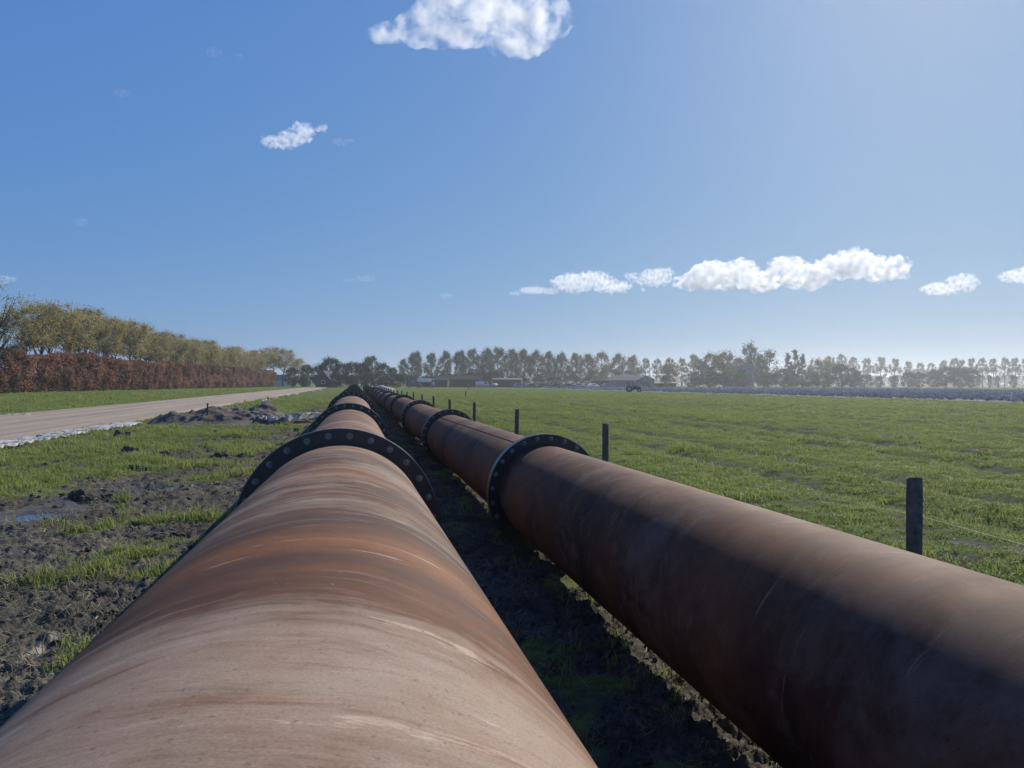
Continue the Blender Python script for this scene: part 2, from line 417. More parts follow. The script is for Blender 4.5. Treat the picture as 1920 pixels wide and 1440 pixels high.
def build_ground():
    rr = np.concatenate([np.geomspace(0.35, 1.4, 14)[:-1], np.geomspace(1.4, 62, 760)[:-1], np.geomspace(62, 190, 110)[:-1], np.geomspace(190, 5000, 40)])
    a0, a1 = -YAW_C - R(40), -YAW_C + R(40)
    th = np.concatenate([np.linspace(a0, a1, 600), np.linspace(a1, a0 + 2 * np.pi, 60)[1:-1]])
    A, B = np.meshgrid(th, rr)
    # azimuth clockwise from +Y
    x = B * np.sin(A); y = B * np.cos(A)
    z = height(x, y)
    V = np.stack([x, y, z], -1).reshape(-1, 3)
    nr, nc = A.shape
    i = np.arange(nr - 1)[:, None] * nc; j = np.arange(nc)[None, :]; j2 = (j + 1) % nc
    F = np.stack([i + j, i + j2, i + nc + j2, i + nc + j], -1).reshape(-1, 4)[:, ::-1]
    V = np.vstack([V, [[0, 0, 0]]])
    me = mesh_np('ground', V, F, True)
    g = np.append(grass_mask(x, y).ravel(), 1.0)
    wt = np.append(sstep(2.6, 1.2, pud(x, y)).ravel(), 0.0)
    for nm, arr in (('grassy', g), ('wet', wt)):
        at = me.attributes.new(nm, 'FLOAT', 'POINT'); at.data.foreach_set('value', arr.astype(np.float32))
    return tag(link('ground', me, M['ground']), kind='structure')
YAW_C = -YAW        # so that the fan is centred on the viewing direction
build_ground()

def strip(name, x0, x1, ys, nx, zfun, mat, wob=0.25):
    ys = np.asarray(ys); t = np.linspace(0, 1, nx)
    T, Y = np.meshgrid(t, ys)
    X = x0 + (x1 - x0) * T + wob * (1 - 2 * T) * 0 + wob * fbm(T * 0 + np.where(T < 0.5, 3.0, 40.0), Y, 3.5, 3) * (np.abs(T - 0.5) * 2) ** 3
    Z = zfun(X, Y, T)
    V = np.stack([X, Y, Z], -1).reshape(-1, 3); nr, nc = T.shape
    i = np.arange(nr - 1)[:, None] * nc; j = np.arange(nc - 1)[None, :]
    F = np.stack([i + j, i + j + 1, i + nc + j + 1, i + nc + j], -1).reshape(-1, 4)
    return tag(link(name, mesh_np(name, V, F, True), mat), kind='structure')

def road_z(X, Y, T):
    e = np.minimum(T, 1 - T)
    z = 0.09 * sstep(0.0, 0.07, e) - 0.06 * (1 - sstep(0, 0.03, e))
    for c in (0.28, 0.45, 0.66, 0.82): z = z - 0.03 * np.exp(-((T - c) / 0.035) ** 2)
    return z + 0.02 * fbm(X, Y, 1.2, 4) * sstep(0.02, 0.1, e)
strip('haul_road', ROAD0, ROAD1, np.concatenate([np.linspace(-6, 8, 8)[:-1], np.geomspace(8, 330, 420)]), 60, road_z, M['road'])

def plough_z(X, Y, T):
    z = 0.10 + 0.10 * np.abs(fbm(X, Y, 0.9, 4)) + 0.05 * np.sin(X * 2 * np.pi / 1.1 + fbm(X, Y, 6, 2) * 2)
    e = np.minimum(T, 1 - T)
    return z * sstep(0, 0.006, e) - 0.06 * (1 - sstep(0, 0.006, e))
strip('ploughed_field', PLOUGH_X, 160.0, np.linspace(25, 225, 520), 300, plough_z, M['plough'], 0.4)

def puddle(c, i):
    px_, py_, a, b = c
    n = 48; V = [(px_, py_, 0)]
    for k in range(n):
        t = 2 * math.pi * k / n
        V.append((px_ + 1.6 * a * math.cos(t) + 0.12 * 1.6 * b * math.sin(t), py_ + 1.6 * b * math.sin(t), 0))
    me = mesh('puddle', [(v[0], v[1], -0.048 - 0.003 * i) for v in V], [(0, 1 + k, 1 + (k + 1) % n) for k in range(n)])
    tag(link('puddle', me, M['water']), kind='structure')
for i, c in enumerate(PUDDLES): puddle(c, i)

# ------------------------------------------------------------------ pipelines
def pipe_mesh(name, rad, L, seg=96):
    """shell from y=0 to y=L, UV in metres"""
    ny = 6; V = []; F = []; UV = []
    for j in range(ny + 1):
        for k in range(seg + 1):
            t = 2 * math.pi * k / seg - math.pi / 2
            V.append((rad * math.cos(t), L * j / ny, rad * math.sin(t)))
    W = seg + 1
    for j in range(ny):
        for k in range(seg):
            F.append((j * W + k, (j + 1) * W + k, (j + 1) * W + k + 1, j * W + k + 1))
    me = mesh(name, V, F, True)
    uvl = me.uv_layers.new(name='UVMap')
    uv = np.zeros((len(me.loops), 2), np.float32)
    for l in me.loops:
        j, k = divmod(l.vertex_index, W)
        uv[l.index] = (2 * math.pi * rad * k / seg, L * j / ny)
    uvl.data.foreach_set('uv', uv.ravel())
    return me

def flange_mesh(name, r_in, r_out, th, seg=96):
    bm = bmesh.new(); ch = 0.004
    prof = [(r_in, 0), (r_out - ch, 0), (r_out, ch), (r_out, th - ch), (r_out - ch, th), (r_in, th)]
    rings = [[bm.verts.new((r * math.cos(2 * math.pi * k / seg), y, r * math.sin(2 * math.pi * k / seg))) for k in range(seg)] for r, y in prof]
    for a, b in zip(rings, rings[1:] + rings[:1]):
        for k in range(seg): bm.faces.new((a[k], a[(k + 1) % seg], b[(k + 1) % seg], b[k]))
    bmesh.ops.recalc_face_normals(bm, faces=bm.faces)
    return bm_mesh(name, bm)

def bolt_geo(bm, c, a):
    """hex nut, washer and thread end facing -y at c"""
    x, y, z = c
    def disc(r, y0, y1, n, ph=0.0, bev=0.0):
        ra = [bm.verts.new((x + r * math.cos(2 * math.pi * k / n + ph), y0, z + r * math.sin(2 * math.pi * k / n + ph))) for k in range(n)]
        rb = [bm.verts.new((x + (r - bev) * math.cos(2 * math.pi * k / n + ph), y1, z + (r - bev) * math.sin(2 * math.pi * k / n + ph))) for k in range(n)]
        for k in range(n): bm.faces.new((ra[k], rb[k], rb[(k + 1) % n], ra[(k + 1) % n]))
        bm.faces.new(rb[::-1])
    disc(0.0205, y, y - 0.003, 16)
    disc(0.0165, y - 0.003, y - 0.020, 6, a, 0.0015)
    disc(0.0095, y - 0.020, y - 0.034, 10, 0, 0.002)

def bolt_mesh():
    bm = bmesh.new(); bolt_geo(bm, (0, 0, 0), 0.3); bmesh.ops.recalc_face_normals(bm, faces=bm.faces); return bm_mesh('bolt', bm)
def bolts_mesh(n, r):
    bm = bmesh.new()
    for k in range(n):
        t = 2 * math.pi * (k + 0.5) / n + math.pi / 2
        bolt_geo(bm, (r * math.cos(t), 0, r * math.sin(t)), k * 1.3)
    bmesh.ops.recalc_face_normals(bm, faces=bm.faces); return bm_mesh('bolts', bm)
BOLT = bolt_mesh()
BOLT.materials.append(M['bolt'])

def pipeline(kind, rad, r_fl, r_bolt, nb, phase, joints, mat, words_, near):
    """joints: (x, y, z) of the pipe axis at each joint; section i runs from joint i to joint i+1"""
    fth = 0.045
    flA = flange_mesh('flange', rad + 0.001, r_fl, fth); flA.materials.append(M['flange'])
    allb = bolts_mesh(nb, r_bolt); allb.materials.append(M['bolt'])
    cache = {}
    for i in range(len(joints) - 1):
        p, q = Vector(joints[i]), Vector(joints[i + 1]); d = q - p
        L = round(math.ceil((d.length - 0.006) * 20) / 20, 2)
        root = empty(kind, p + d.normalized() * 0.003)
        root.rotation_euler = (math.atan2(d.z, d.y), 0, -math.atan2(d.x, d.y)); root.scale = (1, (d.length - 0.006) / L, 1)
        tag(root, words_ % ordinal(i), 'pipe', 'sections of the ' + kind.replace('_section', '') + ' line')
        if L not in cache:
            cache[L] = pipe_mesh('pipe_shell', rad, L); cache[L].materials.append(mat)
        sh = link('pipe_shell', cache[L], None, root)
        if kind == 'wide_pipe_section' and i == 0:
            sh.material_slots[0].link = 'OBJECT'; sh.material_slots[0].material = M['pipe_wide_near']
        link('flange', flA, None, root, (0, 0, 0))
        f1 = link('flange', flA, None, root, (0, L - fth, 0))
        if i < near:
            for k in range(nb):
                t = 2 * math.pi * (k + phase) / nb + math.pi / 2
                if math.sin(t) < -0.62: continue
                link('bolt', BOLT, None, f1, (r_bolt * math.cos(t), 0, r_bolt * math.sin(t)), (0, k * 1.7, 0))
        elif i < 10:
            tag(link('bolts', allb, None, f1), kind='stuff')
        if kind == 'slim_pipe_section' and i in (1, 3):
            bm = bmesh.new()
            t = R(108 if i == 1 else 70)               # long seam
            add_tube(bm, [(rad * 1.002 * math.cos(t + 0.02 * k), L * k / 8, rad * 1.002 * math.sin(t + 0.02 * k)) for k in range(9)], 0.005, 6)
            link('weld_seam', bm_mesh('weld_seam', bm, True), M['weld'], root)

_r = random.Random(41)
wide_j = [(-0.095, -1.0, CAM_H - 0.772), (-0.095, 4.72, CAM_H - 0.878), (-0.10, 12.0, CAM_H - 0.915), (-0.11, 19.3, CAM_H - 0.825)]
slim_j = [(1.605, -0.4, CAM_H - 0.905), (1.615, 6.50, CAM_H - 0.945), (1.66, 13.75, CAM_H - 0.975), (1.69, 20.7, CAM_H - 0.965)]
for k in range(1, 17):
    wide_j.append((-0.11 + _r.uniform(-0.03, 0.03), 19.3 + 7.2 * k, CAM_H - 0.80 + _r.uniform(-0.035, 0.02)))
    slim_j.append((1.69 + _r.uniform(-0.03, 0.03), 20.7 + 7.1 * k, CAM_H - 0.95 + _r.uniform(-0.035, 0.035)))
pipeline('wide_pipe_section', 0.508, 0.604, 0.562, 28, 0.5, wide_j, M['pipe_wide'],
         'wide rusty flanged steel pipe, %s section of the left line from the camera', 3)
pipeline('slim_pipe_section', 0.4065, 0.5050, 0.470, 24, 0.62, slim_j, M['pipe_slim'],
         'slimmer rusty flanged steel pipe, %s section of the right line from the camera', 3)

# ------------------------------------------------------------------ fence
def fence():
    fx = 2.9; step = 5.13; y0 = 3.56
    rnd = random.Random(5)
    for i in range(26):
        h = 0.945 + (0 if i < 1 else rnd.uniform(-0.03, 0.03)); rr = 0.040 if i else 0.0405
        bm = bmesh.new(); n = 14; lean = rnd.uniform(-0.012, 0.012)
        rows = [-0.3, 0.0, h * 0.3, h * 0.6, h * 0.9, h - 0.006, h]
        prev = None
        for j, z in enumerate(rows):
            q = rr * (1.0 if j < 5 else (1.0 if j == 5 else 0.93)) * (1 + 0.04 * math.sin(j * 2.1 + i))
            ring = [bm.verts.new((q * (1 + 0.05 * math.sin(3 * t + i)) * math.cos(t) + lean * z, q * (1 + 0.05 * math.cos(2 * t + i)) * math.sin(t),
                                  z + (0.008 * math.cos(t + i) if j >= 5 else 0))) for t in [2 * math.pi * k / n for k in range(n)]]
            if prev:
                for k in range(n): bm.faces.new((prev[k], prev[(k + 1) % n], ring[(k + 1) % n], ring[k]))
            prev = ring
        bm.faces.new(prev)
        o = link('fence_post', bm_mesh('fence_post', bm), M['post'], None, (fx, y0 + step * i, 0), (0, 0, rnd.uniform(0, 6)))
        for p in o.data.polygons: p.use_smooth = len(p.vertices) == 4
        tag(o, 'round weathered wooden fence post beside the right pipe, %s from the camera' % ordinal(i), 'fence post', 'posts of the pasture fence')
    for z in (0.74, 0.46):
        bm = bmesh.new(); pts = []
        for i in range(-1, 26):
            for t in (0, 0.25, 0.5, 0.75): pts.append((fx + 0.042, y0 + step * (i + t), z - 0.05 * math.sin(math.pi * t)))
        add_tube(bm, pts, 0.0015, 5)
        tag(link('fence_wire', bm_mesh('fence_wire', bm, True), M['wire']),
            'thin %s fence wire strung along the pasture posts' % ('upper' if z > 0.6 else 'lower'), 'wire', 'wires of the pasture fence')
fence()

# ------------------------------------------------------------------ grass, straw and clods (scattered stuff)
def tuft_mesh(name, nb, h, spread, width, seed, lean=0.5, mat=None):
    r = np.random.default_rng(seed); V = []; F = []; T = []
    for b in range(nb):
        a = r.uniform(0, 2 * np.pi); d = spread * math.sqrt(r.uniform()); bx, by = d * math.cos(a), d * math.sin(a)
        ang = r.uniform(0, 2 * np.pi); hh = h * r.uniform(0.5, 1.15); ln = lean * r.uniform(0.2, 1.2) * hh; wd = width * r.uniform(0.7, 1.2)
        dx, dy = math.cos(ang), math.sin(ang); sx, sy = -dy * wd, dx * wd
        i = len(V)
        V += [(bx - sx, by - sy, -0.01), (bx + sx, by + sy, -0.01),
              (bx + dx * ln * 0.35 - sx * 0.8, by + dy * ln * 0.35 - sy * 0.8, hh * 0.6), (bx + dx * ln * 0.35 + sx * 0.8, by + dy * ln * 0.35 + sy * 0.8, hh * 0.6),
              (bx + dx * ln, by + dy * ln, hh * (1 - 0.25 * lean))]
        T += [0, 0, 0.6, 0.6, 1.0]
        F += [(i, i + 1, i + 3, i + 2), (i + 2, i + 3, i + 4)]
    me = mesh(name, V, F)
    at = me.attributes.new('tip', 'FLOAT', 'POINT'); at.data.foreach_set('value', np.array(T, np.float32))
    me.materials.append(mat); return me

def lump_mesh(name, seed, mat, sub=2):
    bm = bmesh.new(); bmesh.ops.create_icosphere(bm, subdivisions=sub, radius=1.0)
    r = random.Random(seed); o = Vector((r.uniform(0, 50), r.uniform(0, 50), r.uniform(0, 50)))
    from mathutils import noise
    for v in bm.verts:
        n = noise.noise(v.co * 1.3 + o) * 0.7 + noise.noise(v.co * 2.9 + o) * 0.45
        v.co *= 1 + n; v.co.z *= 0.62
    me = bm_mesh(name, bm); me.materials.append(mat); return me

def src_collection(name, meshes):
    c = bpy.data.collections.new(name)
    for i, m in enumerate(meshes): c.objects.link(bpy.data.objects.new('%s_%02d' % (name, i), m))
    return c

def scatter(name, coll, nsrc, P, rot, scl, label, cat):
    n = len(P)
    me = bpy.data.meshes.new(name); me.vertices.add(n); me.vertices.foreach_set('co', np.asarray(P, np.float32).ravel())
    a = me.attributes.new('rot', 'FLOAT_VECTOR', 'POINT'); a.data.foreach_set('vector', np.asarray(rot, np.float32).ravel())
    a = me.attributes.new('scl', 'FLOAT_VECTOR', 'POINT'); a.data.foreach_set('vector', np.asarray(scl, np.float32).ravel())
    a = me.attributes.new('idx', 'INT', 'POINT'); a.data.foreach_set('value', rng.integers(0, nsrc, n).astype(np.int32))
    o = link(name, me)
    g = bpy.data.node_groups.new(name, 'GeometryNodeTree')
    g.interface.new_socket('Geometry', in_out='INPUT', socket_type='NodeSocketGeometry')
    g.interface.new_socket('Geometry', in_out='OUTPUT', socket_type='NodeSocketGeometry')
    gi, go = g.nodes.new('NodeGroupInput'), g.nodes.new('NodeGroupOutput')
    ci = g.nodes.new('GeometryNodeCollectionInfo'); ci.inputs['Collection'].default_value = coll
    ci.inputs['Separate Children'].default_value = True; ci.inputs['Reset Children'].default_value = True
    ip = g.nodes.new('GeometryNodeInstanceOnPoints'); ip.inputs['Pick Instance'].default_value = True
    def na(nm, typ):
        q = g.nodes.new('GeometryNodeInputNamedAttribute'); q.data_type = typ; q.inputs['Name'].default_value = nm; return q.outputs['Attribute']
    g.links.new(gi.outputs[0], ip.inputs['Points']); g.links.new(ci.outputs[0], ip.inputs['Instance'])
    g.links.new(na('rot', 'FLOAT_VECTOR'), ip.inputs['Rotation']); g.links.new(na('scl', 'FLOAT_VECTOR'), ip.inputs['Scale'])
    g.links.new(na('idx', 'INT'), ip.inputs['Instance Index']); g.links.new(ip.outputs[0], go.inputs[0])
    md = o.modifiers.new('scatter', 'NODES'); md.node_group = g
    return tag(o, label, cat, kind='stuff')

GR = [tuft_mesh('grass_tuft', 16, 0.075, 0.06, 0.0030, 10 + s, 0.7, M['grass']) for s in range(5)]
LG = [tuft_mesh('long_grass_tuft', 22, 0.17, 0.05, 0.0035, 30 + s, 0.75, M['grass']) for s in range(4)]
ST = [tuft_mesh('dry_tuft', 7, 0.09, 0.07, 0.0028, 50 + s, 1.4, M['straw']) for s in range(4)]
C_GR, C_LG, C_ST = src_collection('grass_source', GR), src_collection('long_grass_source', LG), src_collection('dry_grass_source', ST)
CL = [lump_mesh('clod', s, M['clod']) for s in range(6)]
C_CL = src_collection('clod_source', CL)
PCL = [lump_mesh('plough_clod', 20 + s, M['plough'], 1) for s in range(4)]
C_PCL = src_collection('plough_clod_source', PCL)

def polar_pts(n, r0, r1, a0, a1, power):
    """n points about the viewing place, area density ~ r**-power; azimuth in degrees from +Y"""
    u = rng.uniform(size=n); e = 2 - power
    r = (r0 ** e + u * (r1 ** e - r0 ** e)) ** (1 / e) if abs(e) > 1e-6 else r0 * (r1 / r0) ** u
    a = np.radians(rng.uniform(a0, a1, n))
    return r * np.sin(a), r * np.cos(a), r

def put(name, coll, nsrc, x, y, r, keep, sxy, sz, label, cat, zoff=0.0, tilt=0.15):
    x, y, r = x[keep], y[keep], r[keep]; n = len(x)
    z = height(x, y) + zoff
    rot = np.stack([rng.normal(0, tilt, n), rng.normal(0, tilt, n), rng.uniform(0, 6.28, n)], -1)
    j = rng.uniform(0.65, 1.35, n) * (1 + 0.8 * np.clip(fbm(x, y, 1.1, 3), -0.45, 0.7))
    scl = np.stack([sxy(r) * j, sxy(r) * j, sz(r) * j * j * rng.uniform(0.7, 1.25, n)], -1)
    scatter(name, coll, nsrc, np.stack([x, y, z], -1), rot, scl, label, cat)

# pasture right of the pipes
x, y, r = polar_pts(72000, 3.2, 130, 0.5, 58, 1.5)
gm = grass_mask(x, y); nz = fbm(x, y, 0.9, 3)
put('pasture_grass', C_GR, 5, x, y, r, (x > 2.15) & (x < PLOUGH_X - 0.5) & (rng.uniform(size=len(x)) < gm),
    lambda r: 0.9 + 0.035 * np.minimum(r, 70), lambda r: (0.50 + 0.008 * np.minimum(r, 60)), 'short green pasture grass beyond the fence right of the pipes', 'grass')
x, y, r = polar_pts(12000, 3.2, 70, 1, 58, 1.4)
n2 = fbm(x, y, 1.3, 3)
put('pasture_dry_grass', C_ST, 4, x, y, r, (x > 2.15) & (x < PLOUGH_X - 0.5) & (n2 > 0.05) & (rng.uniform(size=len(x)) < 0.55),
    lambda r: 0.7 + 0.02 * r, lambda r: 0.5 + 0.006 * r, 'dry straw-coloured blades among the pasture grass', 'grass', tilt=0.5)
# churned verge left of the pipes
x, y, r = polar_pts(52000, 2.2, 75, -36, 4, 1.45)
gm = grass_mask(x, y)
put('verge_grass', C_GR, 5, x, y, r, (x < -1.15) & (x > ROAD1 + 0.1) & (pud(x, y) > 1.7) & (rng.uniform(size=len(x)) < gm * 1.05 - 0.03),
    lambda r: 0.85 + 0.04 * np.minimum(r, 50), lambda r: 0.8 + 0.008 * np.minimum(r, 50), 'patchy green grass on the muddy verge left of the pipes', 'grass')
x, y, r = polar_pts(15000, 2.2, 45, -36, 3, 1.5)
gm = grass_mask(x, y); n2 = fbm(x + 11, y, 0.6, 2)
put('verge_tall_grass', C_LG, 4, x, y, r, (x < -1.2) & (x > ROAD1 + 0.1) & (pud(x, y) > 1.7) & (gm > 0.3) & (n2 > 0.08),
    lambda r: 0.7 + 0.01 * r, lambda r: 0.30 + 0.004 * r, 'taller tufts of bright grass standing in the mud', 'grass')
x, y, r = polar_pts(14000, 2.2, 40, -36, 3, 1.5)
put('verge_straw', C_ST, 4, x, y, r, (x < -1.15) & (x > ROAD1) & (rng.uniform(size=len(x)) < 0.9),
    lambda r: 0.8 + 0.02 * r, lambda r: 0.35 + 0.006 * r, 'dry straw and dead blades trodden into the mud', 'straw', tilt=0.6)
# the lit and shaded strip of turf between the pipes
x, y, r = polar_pts(26000, 1.0, 60, 0, 60, 1.3)
put('gap_grass', C_ST, 4, x, y, r, (x > 0.35) & (x < 2.2) & (rng.uniform(size=len(x)) < 0.40),
    lambda r: 0.6 + 0.02 * r, lambda r: 0.5 + 0.004 * r, 'trampled dry grass on the ground between the two pipes', 'grass', tilt=0.7)
x, y, r = polar_pts(16000, 1.0, 60, 0, 60, 1.3)
put('gap_turf', C_GR, 5, x, y, r, (x > 0.35) & (x < 2.3) & (rng.uniform(size=len(x)) < 0.10 + 0.8 * grass_mask(x, y)),
    lambda r: 0.7 + 0.02 * r, lambda r: 0.6 + 0.004 * r, 'dark green turf growing between the two pipes', 'grass')
# grass beyond the road
x, y, r = polar_pts(26000, 16, 190, -48, 4, 1.5)
put('roadside_grass', C_GR, 5, x, y, r, (x < ROAD0 - 0.1) & (rng.uniform(size=len(x)) < 0.98),
    lambda r: 1.2 + 0.03 * np.minimum(r, 100), lambda r: 1.0 + 0.010 * np.minimum(r, 100), 'bright green grass strip between the sand road and the hedge', 'grass')
# clods in the mud
x, y, r = polar_pts(30000, 1.8, 40, -38, 60, 1.5)
gm = grass_mask(x, y); sz = np.minimum(0.035, np.exp(rng.normal(-4.75, 0.55, len(x))))
k_ = (x < 2.1) & (x > ROAD1 + 0.05) & (rng.uniform(size=len(x)) < 0.95 - 0.85 * gm) & (pud(x, y) > 1.25)
def put_clods():
    xx, yy, rr_, s = x[k_], y[k_], r[k_], sz[k_]
    s = s * (0.8 + 0.07 * rr_); n = len(xx)
    rot = rng.uniform(0, 6.28, (n, 3)) * np.array([0.1, 0.1, 1.0])
    scatter('mud_clods', C_CL, 6, np.stack([xx, yy, height(xx, yy) + 0.1 * s], -1), rot, np.stack([s, s * rng.uniform(0.6, 1.3, n), s], -1),
            'small crumbled clods of grey mud along the left pipe', 'mud')
put_clods()
def put_plough():
    n = 26000
    xx = PLOUGH_X + 0.6 + 104 * rng.uniform(size=n) ** 1.6; yy = rng.uniform(26, 224, n)
    s = np.minimum(0.2, np.exp(rng.normal(-2.3, 0.45, n))) * (1 + 0.004 * np.hypot(xx, yy))
    z = 0.10 + 0.05 * np.sin(xx * 2 * np.pi / 1.1) + 0.06
    rot = rng.uniform(0, 6.28, (n, 3)) * np.array([0.2, 0.2, 1.0])
    scatter('plough_clods', C_PCL, 4, np.stack([xx, yy, z], -1), rot, np.stack([s, s, s * 1.1], -1), 'turned clods lying on the ploughed field', 'soil')
put_plough()

# ------------------------------------------------------------------ single clods, heap, sheets and stakes on the verge
def big_clod(px, py, wpx, hpx, i, words_):
    X, Y = at_ground(px, py); D = CAM_H * FPX / (py - hor(px)); wd = wpx * D / FPX * 0.5; hh = hpx * D / FPX
    bm = bmesh.new(); bmesh.ops.create_icosphere(bm, subdivisions=4, radius=1.0)
    from mathutils import noise
    o = Vector((i * 7.7, i * 3.1, 1.0))
    for v in bm.verts:
        v.co *= 1 + noise.noise(v.co * 1.2 + o) * 0.5 + noise.noise(v.co * 2.9 + o) * 0.28 + noise.noise(v.co * 7 + o) * 0.12
        v.co = Vector((v.co.x * wd, v.co.y * wd * 0.8, max(v.co.z, -0.4) * hh * 0.85))
    ob = link('mud_clod', bm_mesh('mud_clod', bm), M['clod'], None, (X, Y, float(height(np.array(X), np.array(Y))) + 0.05 * hh))
    tag(ob, words_, 'mud clod', 'large mud clods on the verge')
for i, (a, b, c, d, t) in enumerate([
    (225, 822, 28, 16, 'dark upright mud clod in the grass just below the white sheet'),
    (155, 930, 46, 22, 'large dark mud clod at the far end of the puddle'),
    (205, 925, 36, 12, 'low dark mud clod right of the one by the puddle'),
    (310, 852, 26, 10, 'dark mud clod in the mid verge grass, nearer the sheet end'),
    (245, 850, 30, 12, 'flat dark mud clod below the upright one on the verge'),
    (315, 1005, 60, 14, 'long dark mud clod close to the left pipe below the first flange'),
    (410, 858, 34, 12, 'dark mud clod on the verge left of the first wide flange'),
    (255, 876, 40, 8, 'broad low mud clod in the middle of the verge'),
    (600, 800, 30, 12, 'dark mud clod right beside the left pipe near the crumpled sheet')]):
    big_clod(a, b, c, d, i, t)

def soil_heap():
    X, Y = at_ground(425, 798)
    n = 90; xs = np.linspace(-2.3, 2.6, n); ys = np.linspace(-1.1, 4.2, n)
    A, B = np.meshgrid(xs, ys)
    h = 0.46 * np.exp(-((A - 0.2) / 1.45) ** 2 - ((B - 1.3) / 1.15) ** 2) + 0.50 * np.exp(-((A - 1.05) / 0.42) ** 2 - ((B - 2.3) / 0.55) ** 2) \
        + 0.18 * np.exp(-((A + 1.2) / 0.8) ** 2 - ((B - 1.0) / 0.8) ** 2)
    n1 = fbm(A + 3, B, 0.9, 5, 0.6); n2 = np.abs(fbm(A, B + 9, 0.3, 4, 0.6))
    h = h * (1 + 0.8 * n1) + 0.24 * n2 * sstep(0.03, 0.2, h)
    edge = sstep(0, 0.5, np.minimum(np.minimum(A + 2.3, 2.6 - A), np.minimum(B + 1.1, 4.2 - B)))
    h = h * edge - 0.10 * (1 - edge) - 0.02
    V = np.stack([A, B, h], -1).reshape(-1, 3)
    i = np.arange(n - 1)[:, None] * n; j = np.arange(n - 1)[None, :]
    F = np.stack([i + j, i + j + 1, i + n + j + 1, i + n + j], -1).reshape(-1, 4)
    tag(link('soil_heap', mesh_np('soil_heap', V, F), M['heap'], None, (X, Y, 0.02), (0, 0, 0.12), (1.25, 1.0, 1.1)),
        'low heap of dug grey soil between the sand road and the left pipe', 'soil heap')
soil_heap()

def cloth(name, path, width, nseg, nw, amp, seed, label, group, lift=0.05, cat='sheet'):
    """a crumpled ribbon of sheet laid along path"""
    path = [Vector(p) for p in path]; P = []
    cum = [0]
    for a, b in zip(path, path[1:]): cum.append(cum[-1] + (b - a).length)
    for s in np.linspace(0, cum[-1], nseg):
        k = max(i for i in range(len(cum)) if cum[i] <= s + 1e-9); k = min(k, len(path) - 2)
        t = (s - cum[k]) / (cum[k + 1] - cum[k]); P.append((path[k].lerp(path[k + 1], t), (path[k + 1] - path[k]).normalized()))
    V = np.zeros((nseg, nw, 3))
    for a, (p, d) in enumerate(P):
        side = Vector((-d.y, d.x, 0)).normalized()
        for b in range(nw):
            q = p + side * width * (b / (nw - 1) - 0.5); V[a, b] = q
    S = np.linspace(0, cum[-1], nseg)[:, None] + np.zeros((1, nw)); Wd = np.linspace(0, width, nw)[None, :] + np.zeros((nseg, 1))
    f1 = fbm(S + seed * 13.1, Wd * 0.8 + S * 0.55, 0.34, 3, 0.55); f2 = fbm(S * 1.3, Wd + seed * 5, 0.13, 3)
    f1 = fbm(S + seed * 13.1 + 0.9 * Wd, Wd * 0.45, 0.42, 2, 0.5); V[..., 2] += lift + amp * np.clip(0.35 - np.abs(f1) * 1.6, 0, 1) * 2.0 + 0.15 * amp * f2
    V[..., 0] += 0.25 * width * fbm(S + 70 + seed, Wd * 0.2, 0.8, 3); V[..., 1] += 0.15 * width * fbm(S, Wd + 31 + seed, 0.4, 3)
    i = np.arange(nseg - 1)[:, None] * nw; j = np.arange(nw - 1)[None, :]
    F = np.stack([i + j, i + j + 1, i + nw + j + 1, i + nw + j], -1).reshape(-1, 4)
    o = link(name, mesh_np(name, V.reshape(-1, 3), F, True), M['sheet'])
    so = o.modifiers.new('thickness', 'SOLIDIFY'); so.thickness = 0.004
    return tag(o, label, cat, group)

GS = 'white sheets left lying along the road'
cloth('ground_sheet', [(-7.95, 11.0, 0), (-7.75, 15, 0), (-7.55, 18, 0), (-7.45, 21.5, 0), (-7.35, 25.5, 0), (-7.3, 27.5, 0)], 0.75, 420, 16, 0.11, 1,
      'long wrinkled white sheet along the near edge of the sand road', GS)
hx, hy = at_ground(545, 796)
cloth('ground_sheet', [(hx - 1.2, hy + 0.1, 0.05), (hx - 0.5, hy - 0.2, 0.02), (hx, hy - 0.1, 0.10), (hx + 0.5, hy + 0.5, 0.12), (hx + 0.95, hy + 1.0, 0.10)], 0.42, 120, 16, 0.34, 5,
      'crumpled white sheet on the ground between the soil heap and left pipe', GS)
cloth('ground_sheet', [(hx + 0.2, hy + 1.3, 0.10), (hx + 0.9, hy + 1.5, 0.16)], 0.22, 50, 10, 0.16, 8,
      'small white sheet scrap behind the crumpled one beside the left pipe', GS)
sx, sy = at_ground(8, 782)
cloth('ground_sheet', [(sx - 1.5, sy, 0.0), (sx + 0.9, sy + 0.3, 0.0)], 0.55, 70, 10, 0.10, 11, 'white sheet lying on the far edge of the sand road at left', GS)
for i, (a, b, l) in enumerate([(497, 754, 0.7), (513, 750, 0.45), (538, 743, 0.8), (555, 741, 0.8), (585, 735, 1.6), (600, 733, 2.2)]):
    qx, qy = at_ground(a, b)
    cloth('ground_sheet', [(qx, qy - l, 0.05), (qx + 0.1, qy + l, 0.05)], 0.35, 40, 8, 0.14, 20 + i,
          'small white sheet scrap on the near road edge past the heap, %s one' % ordinal(i), GS)
for i, (a, b, l) in enumerate([(152, 798, 0), (412, 795, 0)]):
    qx, qy = at_ground(a + 175 if i == 0 else a, b)
    cloth('ground_sheet', [(qx, qy, 0.02), (qx + 0.22, qy + 0.1, 0.06)], 0.15, 20, 8, 0.12, 40 + i,
          'tiny white scrap in the grass %s' % ('left of the wooden stake' if i == 0 else 'just right of the wooden stake'), GS)

